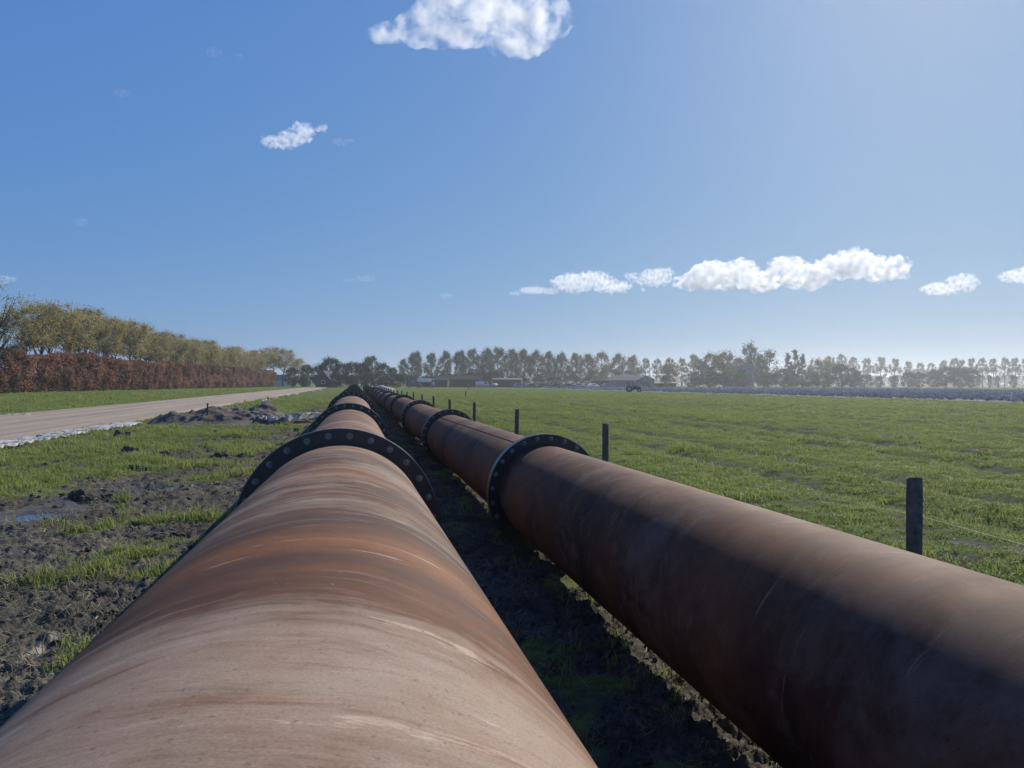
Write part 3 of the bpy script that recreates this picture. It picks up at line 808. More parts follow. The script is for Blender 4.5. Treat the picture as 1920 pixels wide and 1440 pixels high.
def stake(px, py, top, wpx, label):
    X, Y = at_ground(px, py); D = CAM_H * FPX / (py - hor(px)); h = (py - top) * D / FPX; wd = wpx * D / FPX
    bm = bmesh.new(); add_box(bm, (0, 0, (h - 0.3) / 2), (wd, wd, h + 0.3), None, wd * 0.12)
    for v in bm.verts:
        if v.co.z > h * 0.9: v.co.x += 0.01
    tag(link('stake', bm_mesh('stake', bm), M['stake'], None, (X, Y, 0), (0.01, 0.02, 0.4)), label, 'stake', 'marker stakes')
stake(388, 797, 756, 2.6, 'thin brown wooden stake standing in front of the soil heap')
stake(502, 768, 744, 1.8, 'thin wooden stake behind the soil heap near the road')
stake(873, 744, 733, 1.3, 'thin marker stake standing out in the green pasture')
stake(878.5, 729.2, 719.5, 1.6, 'pale thin post at the far pasture edge before the yard')

# pale sand bank across the far end of the pipes
def sand_bank():
    D = 150.0; c = at_depth(709, D); n, m_ = 60, 12
    A, B = np.meshgrid(np.linspace(-3.4, 3.4, n), np.linspace(-1.5, 1.5, m_))
    e = np.clip(1 - (A / 3.4) ** 4, 0, 1) * np.clip(1 - (B / 1.5) ** 2, 0, 1)
    h = e * (0.85 + 0.35 * fbm(A, B, 1.4, 3)) - 0.05
    V = np.stack([A, B, h], -1).reshape(-1, 3); i = np.arange(m_ - 1)[:, None] * n; j = np.arange(n - 1)[None, :]
    F = np.stack([i + j, i + j + 1, i + n + j + 1, i + n + j], -1).reshape(-1, 4)
    tag(link('sand_bank', mesh_np('sand_bank', V, F, True), M['sand'], None, (c[0], c[1], 0), (0, 0, -YAW)),
        'pale sand bank across the far end of the pipes', 'sand bank')
sand_bank()

# ------------------------------------------------------------------ trees and hedges
def leaf_quads(C, size, seed, flat=0.0):
    """C (n,3) leaf centres -> quads of random orientation"""
    r = np.random.default_rng(seed); n = len(C)
    u = r.normal(size=(n, 3)); u /= np.linalg.norm(u, axis=1, keepdims=True)
    t = r.normal(size=(n, 3)); v = np.cross(u, t); v /= np.linalg.norm(v, axis=1, keepdims=True)
    s = (size * r.uniform(0.55, 1.3, n))[:, None]
    u = u * s * 0.5; v = v * s * 0.36
    V = np.stack([C - u, C + v * 0.9 - u * 0.1, C + u, C - v * 0.9 + u * 0.1], 1).reshape(-1, 3)
    F = np.arange(n * 4).reshape(n, 4)
    return V, F
def leaf_mesh(name, C, size, seed, lr=None):
    V, F = leaf_quads(C, size, seed)
    me = mesh_np(name, V, F)
    lr = np.random.default_rng(seed + 1).uniform(size=len(C)) if lr is None else lr
    at = me.attributes.new('leafrand', 'FLOAT', 'POINT'); at.data.foreach_set('value', np.repeat(lr, 4)[:len(me.vertices)].astype(np.float32))
    return me

def tree_meshes(shape, seed, nleaf, lsize, mat, bark, sparse=0.0, base=0.22, crad=0.30):
    """unit tree: height 1, crown half-width 1 in x/y before scaling by width; returns (trunk mesh, crown mesh)"""
    r = np.random.default_rng(seed); rnd = random.Random(seed)
    def prof(t):       # crown half-width along t 0..1
        if shape == 'poplar': return 0.75 * math.sin(math.pi * min(1, max(0, t)) ** 0.72) ** 0.6 + 0.12
        if shape == 'round': return math.sqrt(max(0.02, 1 - (2 * t - 1) ** 2)) * 0.95
        if shape == 'vase': return (0.45 + 0.60 * t) * math.sqrt(max(0.03, 1 - max(0, (t - 0.55) / 0.45) ** 2.4))
        if shape == 'cone': return 0.9 * (1 - t) + 0.08
        return 0.8
    bm = bmesh.new(); tips = []
    bend = [rnd.uniform(-0.12, 0.12) for _ in range(4)]
    zt = 0.92 if shape in ('poplar', 'cone') else 0.62
    tp = [(bend[0] * z * z + 0.10 * bend[1] * math.sin(7 * z), bend[2] * z * z, z * zt) for z in (0, 0.2, 0.4, 0.6, 0.8, 1.0)]
    tr = 0.017
    add_tube(bm, [(p[0] * 0.5, p[1] * 0.5, p[2] - (0.01 if i == 0 else 0)) for i, p in enumerate(tp)],
             [tr * (1.15 - 0.85 * i / 5) for i in range(6)], 7)
    trunk_v = len(bm.verts)
    nb = 20 if shape != 'cone' else 26
    cl = []
    for b in range(nb):
        t = rnd.uniform(0.02, 0.98) if shape != 'vase' else rnd.uniform(0, 0.98)
        z1 = base + (1 - base) * t
        a = b * 2.4 + rnd.uniform(-0.4, 0.4); rad = prof(t) * rnd.uniform(0.45, 0.95)
        z0 = min(zt * 0.95, max(base * 0.75, z1 - (0.22 if shape in ('vase', 'round') else 0.10) * rnd.uniform(0.6, 1.3)))
        kx = np.interp(z0 / zt, np.linspace(0, 1, 6), [p[0] for p in tp]) * 0.5; ky = np.interp(z0 / zt, np.linspace(0, 1, 6), [p[1] for p in tp]) * 0.5
        e = (rad * math.cos(a), rad * math.sin(a), z1); cl.append((e, prof(t)))
        tips.append(((kx, ky, z0), e))
    ncl = 70
    while len(cl) < ncl:
        t = rnd.uniform(0, 1) ** 0.9; a = rnd.uniform(0, 6.28); q = math.sqrt(rnd.uniform(0.05, 1))
        rad = prof(t) * q * 0.95
        cl.append(((rad * math.cos(a), rad * math.sin(a), base + (1 - base) * t * 0.97), prof(t)))
    cen = np.array([c[0] for c in cl]); wd = np.array([c[1] for c in cl])
    keep = r.uniform(size=len(cl)) > sparse; cen, wd = cen[keep], wd[keep]
    k = r.integers(0, len(cen), nleaf)
    off = r.normal(size=(nleaf, 3)); off /= np.linalg.norm(off, axis=1, keepdims=True); off *= (np.abs(r.normal(0, 0.62, nleaf)))[:, None]
    P = cen[k] + off * np.array([crad, crad, crad / 0.30 * {'round': 0.15, 'poplar': 0.11, 'vase': 0.085}.get(shape, 0.08)]) * (0.6 + 0.6 * wd[k])[:, None]
    P[:, 2] = np.maximum(P[:, 2], 0.02)
    clr = r.uniform(size=len(cen)); lr = np.clip(0.55 * clr[k] + 0.5 * r.uniform(size=nleaf) - 0.02, 0, 1)
    return bm, tips, P, lr

def make_tree_proto(shape, seed, height_, width, nleaf, lsize, mat, bark, sparse=0.0, base=0.22, crad=0.30):
    bm, tips, P, lr = tree_meshes(shape, seed, nleaf, lsize, mat, bark, sparse, base, crad)
    hw = width / 2
    for v in bm.verts:
        v.co = Vector((v.co.x * height_, v.co.y * height_, v.co.z * height_))
    for a, e in tips:
        p0 = Vector((a[0] * height_, a[1] * height_, a[2] * height_)); p1 = Vector((e[0] * hw * 0.9, e[1] * hw * 0.9, e[2] * height_))
        mid = p0.lerp(p1, 0.5) + Vector((0, 0, -0.03 * height_))
        r0 = 0.007 * height_
        add_tube(bm, [p0, mid, p1], [r0, r0 * 0.6, r0 * 0.2], 5)
    tm = bm_mesh('trunk', bm, True); tm.materials.append(bark)
    P = P * np.array([hw, hw, height_])
    cm = leaf_mesh('crown', P, lsize, seed + 100, lr); cm.materials.append(mat)
    return tm, cm

def put_tree(name, proto, X, Y, s, rz, label, group, sx=1.0, cat='tree', z=0.0):
    o = empty(name, (X, Y, z), rz); o.scale = (s * sx, s * sx, s)
    link('trunk', proto[0], None, o); link('crown', proto[1], None, o)
    return tag(o, label, cat, group)

M['lf_row'] = foliage('leaf_olive_autumn', [(0.105, 0.098, 0.042), (0.285, 0.250, 0.095), (0.420, 0.355, 0.140), (0.400, 0.275, 0.155)], 0.45)
M['lf_beech'] = foliage('leaf_brown_beech', [(0.055, 0.058, 0.034), (0.200, 0.102, 0.068), (0.320, 0.155, 0.098), (0.400, 0.235, 0.140)], 0.35)
M['lf_poplar'] = foliage('leaf_grey_poplar', [(0.022, 0.038, 0.012), (0.060, 0.088, 0.022), (0.150, 0.165, 0.040)], 0.4)
M['lf_yellow'] = foliage('leaf_yellow_poplar', [(0.070, 0.070, 0.022), (0.180, 0.150, 0.040), (0.290, 0.225, 0.060)], 0.4)
M['lf_dark'] = foliage('leaf_dark_green', [(0.014, 0.022, 0.014), (0.024, 0.036, 0.020), (0.036, 0.048, 0.024)], 0.2)
M['lf_mid'] = foliage('leaf_mid_green', [(0.030, 0.044, 0.018), (0.050, 0.066, 0.026), (0.078, 0.084, 0.034)], 0.3)

ROWP = [make_tree_proto('vase', 200 + s, 12.0, 8.4, 9000, 0.21, M['lf_row'], M['bark'], 0.10, 0.51, 0.30) for s in range(5)]
THIN = [make_tree_proto('vase', 230 + s, 13.0, 8.6, 2000, 0.19, M['lf_row'], M['bark'], 0.42, 0.40) for s in range(1)]
POP = [make_tree_proto('poplar', 240 + s, 17.0, 9.8, 10000, 0.46, M['lf_poplar'], M['bark_pale'], 0.04, 0.20) for s in range(5)]
YPOP = [make_tree_proto('poplar', 260 + s, 17.0, 10.0, 10000, 0.46, M['lf_yellow'], M['bark_pale'], 0.04, 0.18) for s in range(3)]
SPOP = [make_tree_proto('poplar', 270 + s, 17.0, 9.4, 6500, 0.40, M['lf_yellow'], M['bark_pale'], 0.22, 0.30, 0.20) for s in range(4)]
DARK = [make_tree_proto('round', 280 + s, 9.0, 8.0, 5200, 0.40, M['lf_dark'], M['bark'], 0.02, 0.08) for s in range(3)]
MID = [make_tree_proto('round', 290 + s, 10.0, 8.5, 5200, 0.40, M['lf_mid'], M['bark'], 0.05, 0.10) for s in range(3)]
YRND = [make_tree_proto('round', 295 + s, 10.0, 8.5, 5200, 0.40, M['lf_yellow'], M['bark'], 0.05, 0.10) for s in range(2)]
CONE = [make_tree_proto('cone', 300 + s, 12.0, 6.5, 4200, 0.38, M['lf_dark'], M['bark'], 0.02, 0.05) for s in range(2)]

# hedge and tree row on the left; line in camera space (right, forward)
HD = math.atan((800 - 960) / FPX)
def hedge_pt(t, back=0.0):
    r_ = -60.7 + math.sin(HD) * t - math.cos(HD) * back; f_ = 91 + math.cos(HD) * t - math.sin(HD) * -back * 0
    return c2w(r_, f_)
def hedge():
    L0, L1 = -28, 168; n = 170000
    r = np.random.default_rng(91)
    t = r.uniform(L0, L1, n); face = r.uniform(size=n)
    prof = 5.0 + 1.1 * fbm(t, t * 0 + 3, 8.0, 3) + 0.9 * fbm(t, t * 0 + 8, 2.0, 3)
    z = prof * (1 - (1 - r.uniform(size=n)) * 1.0)
    z = np.where(face < 0.25, prof * r.uniform(0.9, 1.04, n), r.uniform(0.05, 1.0, n) * prof)
    bulge = 1.0 * fbm(t, z, 2.4, 3) + 0.3 * fbm(t + 9, z, 0.8, 2)
    d = np.where(face < 0.25, r.uniform(0, 2.6, n), np.abs(r.normal(0, 0.75, n)) - bulge)
    clump = fbm(t + 50, z, 3.5, 3)
    lr = np.clip(0.52 + 0.85 * clump + 0.5 * fbm(t, z, 1.1, 2) + 0.22 * (r.uniform(size=n) - 0.5), 0, 1)
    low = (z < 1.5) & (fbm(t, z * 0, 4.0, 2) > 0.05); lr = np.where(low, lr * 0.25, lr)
    keep = ~((z < 0.6) & (r.uniform(size=n) < 0.2))
    t, z, d, lr = t[keep], z[keep], d[keep], lr[keep]
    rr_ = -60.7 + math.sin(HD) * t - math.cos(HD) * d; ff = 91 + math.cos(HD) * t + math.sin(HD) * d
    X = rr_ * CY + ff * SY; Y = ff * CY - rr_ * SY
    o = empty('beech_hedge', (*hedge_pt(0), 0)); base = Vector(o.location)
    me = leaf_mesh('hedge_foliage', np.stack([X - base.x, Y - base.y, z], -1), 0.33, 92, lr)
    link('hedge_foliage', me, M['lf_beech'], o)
    bm = bmesh.new(); rnd = random.Random(2)
    for k in range(230):
        tt = L0 + (L1 - L0) * (k + rnd.random()) / 230; p = hedge_pt(tt, 1.6 + rnd.uniform(-0.3, 0.5))
        q = Vector((p[0] - base.x, p[1] - base.y, 0)); e = q + Vector((rnd.uniform(-0.5, 0.5), rnd.uniform(-0.5, 0.5), 4.2))
        add_tube(bm, [q, q.lerp(e, 0.5) + Vector((rnd.uniform(-0.2, 0.2), 0, 0)), e], [0.07, 0.05, 0.02], 5)
    st = link('hedge_stems', bm_mesh('hedge_stems', bm), M['bark'], o); tag(st, kind='stuff')
    tag(o, 'tall red-brown clipped beech hedge along the left grass strip', 'hedge')
hedge()

def tree_row():
    rnd = random.Random(12); i = 0
    X, Y = hedge_pt(-8, 3.5)
    xx, yy = at_depth(-5, 84)
    put_tree('row_tree', THIN[0], xx, yy, 0.95, 0.6, 'tall thin-leaved tree cut by the left picture edge', 'trees of the row behind the hedge')
    t = 13.0; n = 0
    while t < 160:
        X, Y = hedge_pt(t, 4.0 + rnd.uniform(-0.6, 0.8))
        s = (1.10 - 0.0016 * t) * rnd.uniform(0.90, 1.08)
        if n in (0,): s *= 0.86
        put_tree('row_tree', ROWP[rnd.randrange(5)], X, Y, s, rnd.uniform(0, 6.28),
                 'olive-brown tree in the row behind the brown hedge, %s from the left' % ordinal(n), 'trees of the row behind the hedge')
        t += rnd.uniform(3.8, 5.6); n += 1
    # end of the row
    for j, (px, top, D, pr) in enumerate([(478, 658, 246, ROWP[2]), (496, 655, 255, ROWP[1]), (513, 652, 262, ROWP[4]), (530, 656, 268, ROWP[3]), (552, 671, 285, ROWP[0]), (566, 678, 290, ROWP[2])]):
        X, Y = at_depth(px, D); h = z_at(px, top, D)
        put_tree('row_tree', pr, X, Y, h / 12.0, j * 1.3, 'olive tree closing the hedge end, %s from the left' % ordinal(j), 'trees at the hedge end', 1.25)
tree_row()

def far_trees():
    rnd = random.Random(33)
    def row(items, name, D, protos, hp, words_, group, sx=1.0, basez=0.0):
        for i, (px, top) in enumerate(sorted(items)):
            d = D + rnd.uniform(-6, 6); X, Y = at_depth(px, d); h = z_at(px, top, d)
            pr = protos[rnd.randrange(len(protos))]
            put_tree(name, pr, X, Y, h / hp, rnd.uniform(0, 6.28), words_ % ordinal(i) if '%s' in words_ else words_, group, sx * rnd.uniform(0.92, 1.1))
    row([(548, 690), (575, 684), (598, 686), (619, 672), (640, 682), (660, 679), (678, 681), (718, 682), (736, 690)], 'dark_tree', 240, DARK, 9.0,
        'dark green tree in the clump behind the far pipe end, %s from the left', 'dark trees behind the pipe end', 0.95)
    row([(695, 668)], 'poplar_tree', 262, POP, 17.0, 'lone light green poplar standing up among the dark trees', 'poplars', 1.3)
    row([(757, 674), (779, 660), (808, 662), (835, 659), (862, 658), (886, 655), (911, 653), (934, 652), (959, 655), (983, 656), (1006, 658), (1030, 660), (1053, 661)],
        'poplar_tree', 330, POP, 17.0, 'grey-green poplar in the far row behind the yard, %s from the left', 'grey-green poplars behind the yard', 0.98)
    row([(1080, 663), (1103, 664), (1128, 660), (1160, 664), (1186, 667)], 'poplar_tree', 335, YPOP, 17.0,
        'yellowing poplar behind the yard and shed, %s from the left', 'yellowing poplars behind the shed', 1.02)
    row([(1210, 670), (1232, 671), (1256, 669), (1278, 672), (1300, 665)], 'poplar_tree', 370, SPOP, 17.0,
        'thin bare-looking poplar right of the grey shed, %s from the left', 'thin poplars behind the shed', 0.98)
    row([(1255, 682), (1335, 664), (1358, 661)], 'broad_tree', 285, YRND, 10.0, 'broad yellow-brown tree in the farm wood, %s from the left', 'yellow trees of the farm wood', 0.95)
    row([(1310, 672), (1385, 672), (1440, 657), (1425, 684)], 'broad_tree', 295, MID, 10.0, 'mid green round tree in the farm wood, %s from the left', 'green trees of the farm wood', 0.9)
    row([(1405, 647)], 'tall_tree', 300, MID, 10.0, 'tallest dark tree of the farm wood above the pale roof', 'green trees of the farm wood', 0.62)
    row([(1478, 662), (1490, 656), (1504, 664)], 'conifer_tree', 290, CONE, 12.0, 'dark pointed conifer in the farm wood, %s from the left', 'conifers of the farm wood', 1.05)
    row([(1530, 674), (1552, 676)], 'broad_tree', 292, YRND, 10.0, 'round yellow-brown tree right of the conifers, %s from the left', 'yellow trees right of the conifers', 0.85)
    row([(1577, 682), (1600, 690)], 'broad_tree', 290, DARK, 9.0, 'dark round tree right of the conifers, %s from the left', 'dark trees right of the conifers', 0.9)
    row([(1555, 668), (1577, 665), (1600, 670), (1627, 670), (1652, 670), (1678, 673), (1703, 678), (1724, 679), (1746, 679), (1770, 676)], 'poplar_tree', 430, SPOP, 17.0,
        'thin hazy poplar in the far right avenue, %s from the left', 'hazy poplars of the right avenue', 1.05)
    row([(1790, 672), (1804, 673), (1822, 672), (1842, 672), (1862, 673), (1884, 671), (1903, 672), (1922, 671), (1945, 672), (1968, 672)], 'poplar_tree', 400, SPOP, 17.0,
        'thin hazy poplar at the right picture edge, %s from the left', 'hazy poplars at the right edge', 0.95)
    # shrubs and hedges in front
    def shrubs(items, D, protos, hp, name, words_, group, sx):
        for i, (px, top, k) in enumerate(sorted(items)):
            X, Y = at_depth(px, D + rnd.uniform(-4, 4)); h = z_at(px, top, D)
            put_tree(name, protos[i % len(protos)], X, Y, h / hp, rnd.uniform(0, 6), words_ % ordinal(i), group, sx * k, 'shrub')
    shrubs([(852, 702, 1.5), (880, 699, 1.5), (905, 697, 1.4), (925, 697, 1.4), (770, 704, 1.7), (800, 705, 1.6), (825, 704, 1.6)], 285, DARK, 9.0, 'shrub',
           'dark shrub behind the yard sheds, %s from the left', 'dark shrubs behind the yard', 1.1)
    shrubs([(1040, 706, 1.8), (1075, 704, 1.9), (1110, 705, 1.9), (1148, 707, 1.7), (1010, 708, 1.7), (985, 709, 1.5)], 300, DARK, 9.0, 'shrub',
           'low dark shrub under the yellowing poplars, %s from the left', 'dark shrubs under the poplars', 1.2)
    shrubs([(1248, 704, 1.1), (1300, 700, 1.6), (1330, 696, 1.5), (1360, 698, 1.5), (1390, 693, 0.9), (1440, 698, 1.5), (1470, 692, 1.4), (1515, 695, 1.5), (1545, 700, 1.5)], 268, MID, 10.0, 'shrub',
           'leafy shrub at the foot of the farm wood, %s from the left', 'shrubs of the farm wood', 1.15)
    shrubs([(1597, 703, 1.6), (1622, 702, 1.4), (1648, 706, 0.9), (1676, 704, 0.8), (1703, 699, 1.1), (1722, 698, 1.2), (1752, 694, 1.0), (1775, 688, 1.2), (1800, 690, 1.2), (1822, 693, 1.1)], 320, DARK, 9.0, 'shrub',
           'hazy dark shrub along the right field edge, %s from the left', 'shrubs along the right field edge', 1.15)
    shrubs([(570, 706, 1.2), (600, 704, 1.5), (630, 700, 1.5), (660, 703, 1.5), (690, 702, 1.4), (720, 706, 1.4), (745, 702, 1.5)], 226, DARK, 9.0, 'shrub',
           'low dark shrub under the trees at the pipe end, %s from the left', 'dark shrubs at the pipe end', 1.1)
    shrubs([(1900, 702, 0.7), (1870, 704, 0.6), (1856, 705, 0.5)], 340, DARK, 9.0, 'shrub', 'small hazy shrub below the right edge poplars, %s from the left', 'small shrubs at the right', 0.9)
far_trees()

# far wooded horizon, one hazy mass
def far_wood():
    r = np.random.default_rng(61); n = 26000
    a = np.radians(r.uniform(-32, 60, n)); d = r.uniform(900, 960, n)
    top = 10 + 5 * fbm(a * 60, a * 0, 1.0, 3) + 3 * fbm(a * 60, a * 0 + 5, 0.2, 2)
    z = r.uniform(0, 1, n) * top
    P = np.stack([d * np.sin(a), d * np.cos(a), z], -1)
    tag(link('far_wood', leaf_mesh('far_wood', P, 3.2, 62), M['lf_mid']), 'hazy far-off wood along the horizon', 'wood', kind='stuff')
far_wood()

# ------------------------------------------------------------------ farm buildings
M['wall_dark'] = plain('dark_boards', (0.018, 0.020, 0.024), 0.85, 0, 0.2, 0.8)
M['wall_grey'] = plain('grey_cladding', (0.105, 0.12, 0.14), 0.8, 0, 0.15, 0.6)
M['wall_brick'] = plain('dull_brick', (0.13, 0.09, 0.075), 0.9, 0, 0.25, 1.5)
M['wall_pale'] = plain('pale_render', (0.42, 0.44, 0.46), 0.8, 0, 0.12, 0.8)
M['roof_grey'] = plain('grey_roof_sheet', (0.085, 0.09, 0.10), 0.7, 0, 0.15, 0.7, 0.15)
M['roof_tile'] = plain('dark_roof_tile', (0.026, 0.025, 0.027), 0.85, 0, 0.2, 1.5, 0.05)
M['roof_dark'] = plain('black_roof_tile', (0.03, 0.03, 0.03), 0.8, 0, 0.2, 1.5, 0.1)
M['roof_blue'] = plain('blue_grey_roof', (0.10, 0.115, 0.13), 0.7, 0, 0.15, 0.7, 0.2)
M['door'] = plain('dark_door', (0.028, 0.03, 0.033), 0.7)
M['white'] = plain('white_paint', (0.78, 0.78, 0.76), 0.5, 0, 0.06, 2.0, 0.4)
M['glass'] = plain('dark_glass', (0.02, 0.025, 0.03), 0.08, 0, 0.1, 2.0, 0.6)
M['tyre'] = plain('tyre_rubber', (0.02, 0.02, 0.02), 0.85)
M['rim'] = plain('wheel_rim', (0.35, 0.35, 0.36), 0.4, 0.6)

def house(name, px, D, w_, l_, eave, ridge, rz, wallm, roofm, label, windows=(), door=None, chimney=False, over=0.35):
    X, Y = at_depth(px, D)
    o = empty(name, (X, Y, 0), rz)
    bm = bmesh.new(); hw = w_ / 2
    add_prism(bm, [(-hw, 0), (hw, 0), (hw, eave), (0, ridge - 0.05), (-hw, eave)], 0, l_)
    link('wall', bm_mesh('wall', bm), wallm, o)
    bm = bmesh.new(); sl = (ridge - eave) / hw
    for s in (-1, 1):
        poly = [(0, ridge), (s * (hw + over), ridge - sl * (hw + over)), (s * (hw + over), ridge - sl * (hw + over) + 0.14), (0, ridge + 0.14)]
        add_prism(bm, poly if s < 0 else poly[::-1], -over, l_ + over)
    rf = link('roof', bm_mesh('roof', bm), roofm, o)
    if chimney:
        bm = bmesh.new(); add_box(bm, (0.4, l_ * 0.3, ridge + 0.5), (0.6, 0.6, 1.5), None, 0.03); link('chimney', bm_mesh('chimney', bm), M['wall_brick'], rf)
    for (x, z, ww, hh) in windows:
        bm = bmesh.new(); add_box(bm, (x, -0.02, z), (ww + 0.16, 0.08, hh + 0.16)); f = link('window', bm_mesh('window', bm), M['white'], o)
        bm = bmesh.new(); add_box(bm, (x, -0.07, z), (ww, 0.03, hh)); link('pane', bm_mesh('pane', bm), M['glass'], f)
    if door:
        x, ww, hh = door
        bm = bmesh.new(); add_box(bm, (x, -0.03, hh / 2), (ww, 0.08, hh)); link('door', bm_mesh('door', bm), M['door'], o)
    return tag(o, label, 'building')

# gable ends (local -y side) face the camera when rz ~ -YAW
house('farm_shed', 1211, 262, 8.2, 16, 2.6, 4.2, -YAW + 0.62, M['wall_grey'], M['roof_grey'], 'grey gabled shed with pale sloping roof behind the tractor', door=(0, 3.0, 2.2))
house('low_shed', 1268, 268, 5.0, 9, 1.55, 1.95, -YAW + 1.35, M['wall_dark'], M['roof_grey'], 'low dark shed with a pale roof edge right of the grey shed')
house('dark_barn', 905, 272, 7.0, 17, 2.7, 4.0, -YAW + 1.25, M['wall_dark'], M['roof_tile'], 'long low dark barn in the yard under the poplars', door=(0, 2.6, 2.2))
house('dark_barn', 842, 268, 6.0, 9, 2.4, 3.1, -YAW + 1.45, M['wall_dark'], M['roof_tile'], 'smaller dark shed beside the white-topped truck')
house('dark_barn', 1148, 275, 6.0, 7, 2.4, 3.6, -YAW + 1.4, M['wall_dark'], M['roof_tile'], 'dark shed with low tiled roof left of the grey shed')
house('flat_shed', 978, 276, 6.0, 10, 2.7, 3.2, -YAW + 1.5, M['wall_dark'], M['roof_grey'], 'dark flat-roofed shed behind the parked cars', windows=((-1.5, 1.4, 0.9, 0.8),))
house('farmhouse', 1412, 282, 7.5, 10, 5.4, 8.3, -YAW + 1.2, M['wall_brick'], M['roof_blue'], 'farmhouse with blue-grey roof half hidden in the wood', ((-1.8, 3.8, 1.0, 1.2), (1.8, 3.8, 1.0, 1.2)), None, True)
house('pale_house', 541, 285, 5.0, 8, 2.6, 4.2, -YAW + 1.2, M['wall_pale'], M['roof_blue'], 'pale bluish house showing beyond the hedge end', ((0, 1.5, 1.2, 0.9),), None)
house('gabled_house', 606, 221, 4.4, 7, 2.3, 4.8, -YAW + 0.05, M['wall_dark'], M['roof_dark'], 'small house with white gable trim among the dark trees', ((0, 1.6, 0.9, 0.9),))
def trim():
    # white verge board along the gable seen from here
    o = [q for q in COL.objects if q.name == 'gabled_house'][0]
    bm = bmesh.new()
    for s in (1,):
        add_tube(bm, [(s * 2.1, -0.42, 2.5), (s * 0.15, -0.42, 4.72)], 0.16, 4)
    link('verge_board', bm_mesh('verge_board', bm), M['white'], o)
trim()
house('pale_house', 716, 232, 4.4, 6, 1.9, 2.9, -YAW + 0.3, M['wall_pale'], M['roof_grey'], 'small pale building just right of the far pipe end', ((-0.9, 1.2, 0.8, 0.7), (0.9, 1.2, 0.8, 0.7)))

# ------------------------------------------------------------------ vehicles
def wheel(parent, x, y, r, wd):
    def cyl(rad, half, n=20):
        bm = bmesh.new()
        bmesh.ops.create_cone(bm, cap_ends=True, segments=n, radius1=rad, radius2=rad, depth=2 * half, matrix=Matrix.Rotation(R(90), 4, 'X'))
        bmesh.ops.bevel(bm, geom=[e for e in bm.edges], offset=rad * 0.06, segments=1, affect='EDGES') if False else None
        return bm
    o = link('wheel', bm_mesh('wheel', cyl(r, wd / 2)), M['tyre'], parent, (x, y, r))
    link('rim', bm_mesh('rim', cyl(r * 0.58, wd / 2 + 0.012, 14)), M['rim'], o)

_cars = {}
def car(px, D, col, rz, label, van=False):
    X, Y = at_depth(px, D)
    o = empty('parked_car' if not van else 'parked_van', (X, Y, 0), rz)
    L, W = (4.3, 1.75) if not van else (4.9, 1.95)
    m = bpy.data.materials.get('paint_%.2f_%.2f_%.2f' % col) or plain('paint_%.2f_%.2f_%.2f' % col, col, 0.3, 0.2, 0.05, 2, 0.6)
    bm = bmesh.new()
    if van:
        poly = [(-2.4, 0.35), (2.4, 0.35), (2.45, 0.95), (1.75, 1.2), (1.2, 2.0), (-2.35, 2.05), (-2.45, 1.0)]
        glass = [(1.1, 1.22), (1.62, 1.22), (1.12, 1.88), (0.35, 1.88), (0.3, 1.22)]
    else:
        poly = [(-2.1, 0.32), (2.1, 0.32), (2.15, 0.72), (1.9, 0.86), (1.05, 0.95), (0.35, 1.42), (-0.95, 1.46), (-1.75, 1.05), (-2.1, 0.95)]
        glass = [(0.92, 0.97), (0.30, 1.36), (-0.92, 1.40), (-1.45, 1.03)]
    add_prism(bm, poly, -W / 2, W / 2, 0.07)
    link('body', bm_mesh('body', bm, True), m, o)
    for s in (-1, 1):
        bm = bmesh.new(); add_prism(bm, glass, s * W / 2 - 0.01, s * W / 2 + 0.006); link('side_window', bm_mesh('side_window', bm), M['glass'], o)
    bm = bmesh.new()
    a, b = ((1.02, 0.98), (0.38, 1.41)) if not van else ((1.72, 1.24), (1.24, 1.94))
    n_ = Vector((b[1] - a[1], 0, a[0] - b[0])).normalized() * 0.012
    vs = [bm.verts.new(Vector((p[0], s * (W / 2 - 0.16), p[1])) + n_) for p, s in ((a, -1), (a, 1), (b, 1), (b, -1))]
    bm.faces.new(vs); link('windscreen', bm_mesh('windscreen', bm), M['glass'], o)
    for x in (-1.3, 1.32):
        for s in (-1, 1): wheel(o, x, s * (W / 2 - 0.10), 0.32, 0.2)
    return tag(o, label, 'car' if not van else 'van', 'vehicles parked in the yard')

car(925, 246, (0.22, 0.24, 0.26), 1.7, 'silver car parked before the long dark barn')
car(975, 248, (0.30, 0.32, 0.35), -0.1, 'pale grey car parked left of the yard car row')
car(998, 250, (0.10, 0.11, 0.13), 0.3, 'dark grey car second in the yard car row')
car(1022, 248, (0.05, 0.06, 0.08), -YAW, 'near-black car third in the yard car row')
car(1044, 252, (0.12, 0.05, 0.05), 0.2, 'dull red car in the middle of the yard car row')
car(1066, 250, (0.08, 0.09, 0.12), -0.4, 'dark blue car in the yard below the yellowing poplars')
car(1085, 251, (0.45, 0.46, 0.48), 0.1, 'light grey car near the right end of the yard')
car(1112, 252, (0.75, 0.76, 0.78), 0.5, 'white car with a glinting windscreen in the yard')
car(1140, 250, (0.25, 0.26, 0.28), 0.0, 'grey car parked closest to the dark low shed')
car(776, 236, (0.12, 0.13, 0.15), 0.1, 'dark van parked left of the white-topped truck', True)
car(905, 262, (0.70, 0.71, 0.73), 0.0, 'white van standing by the long dark barn', True)

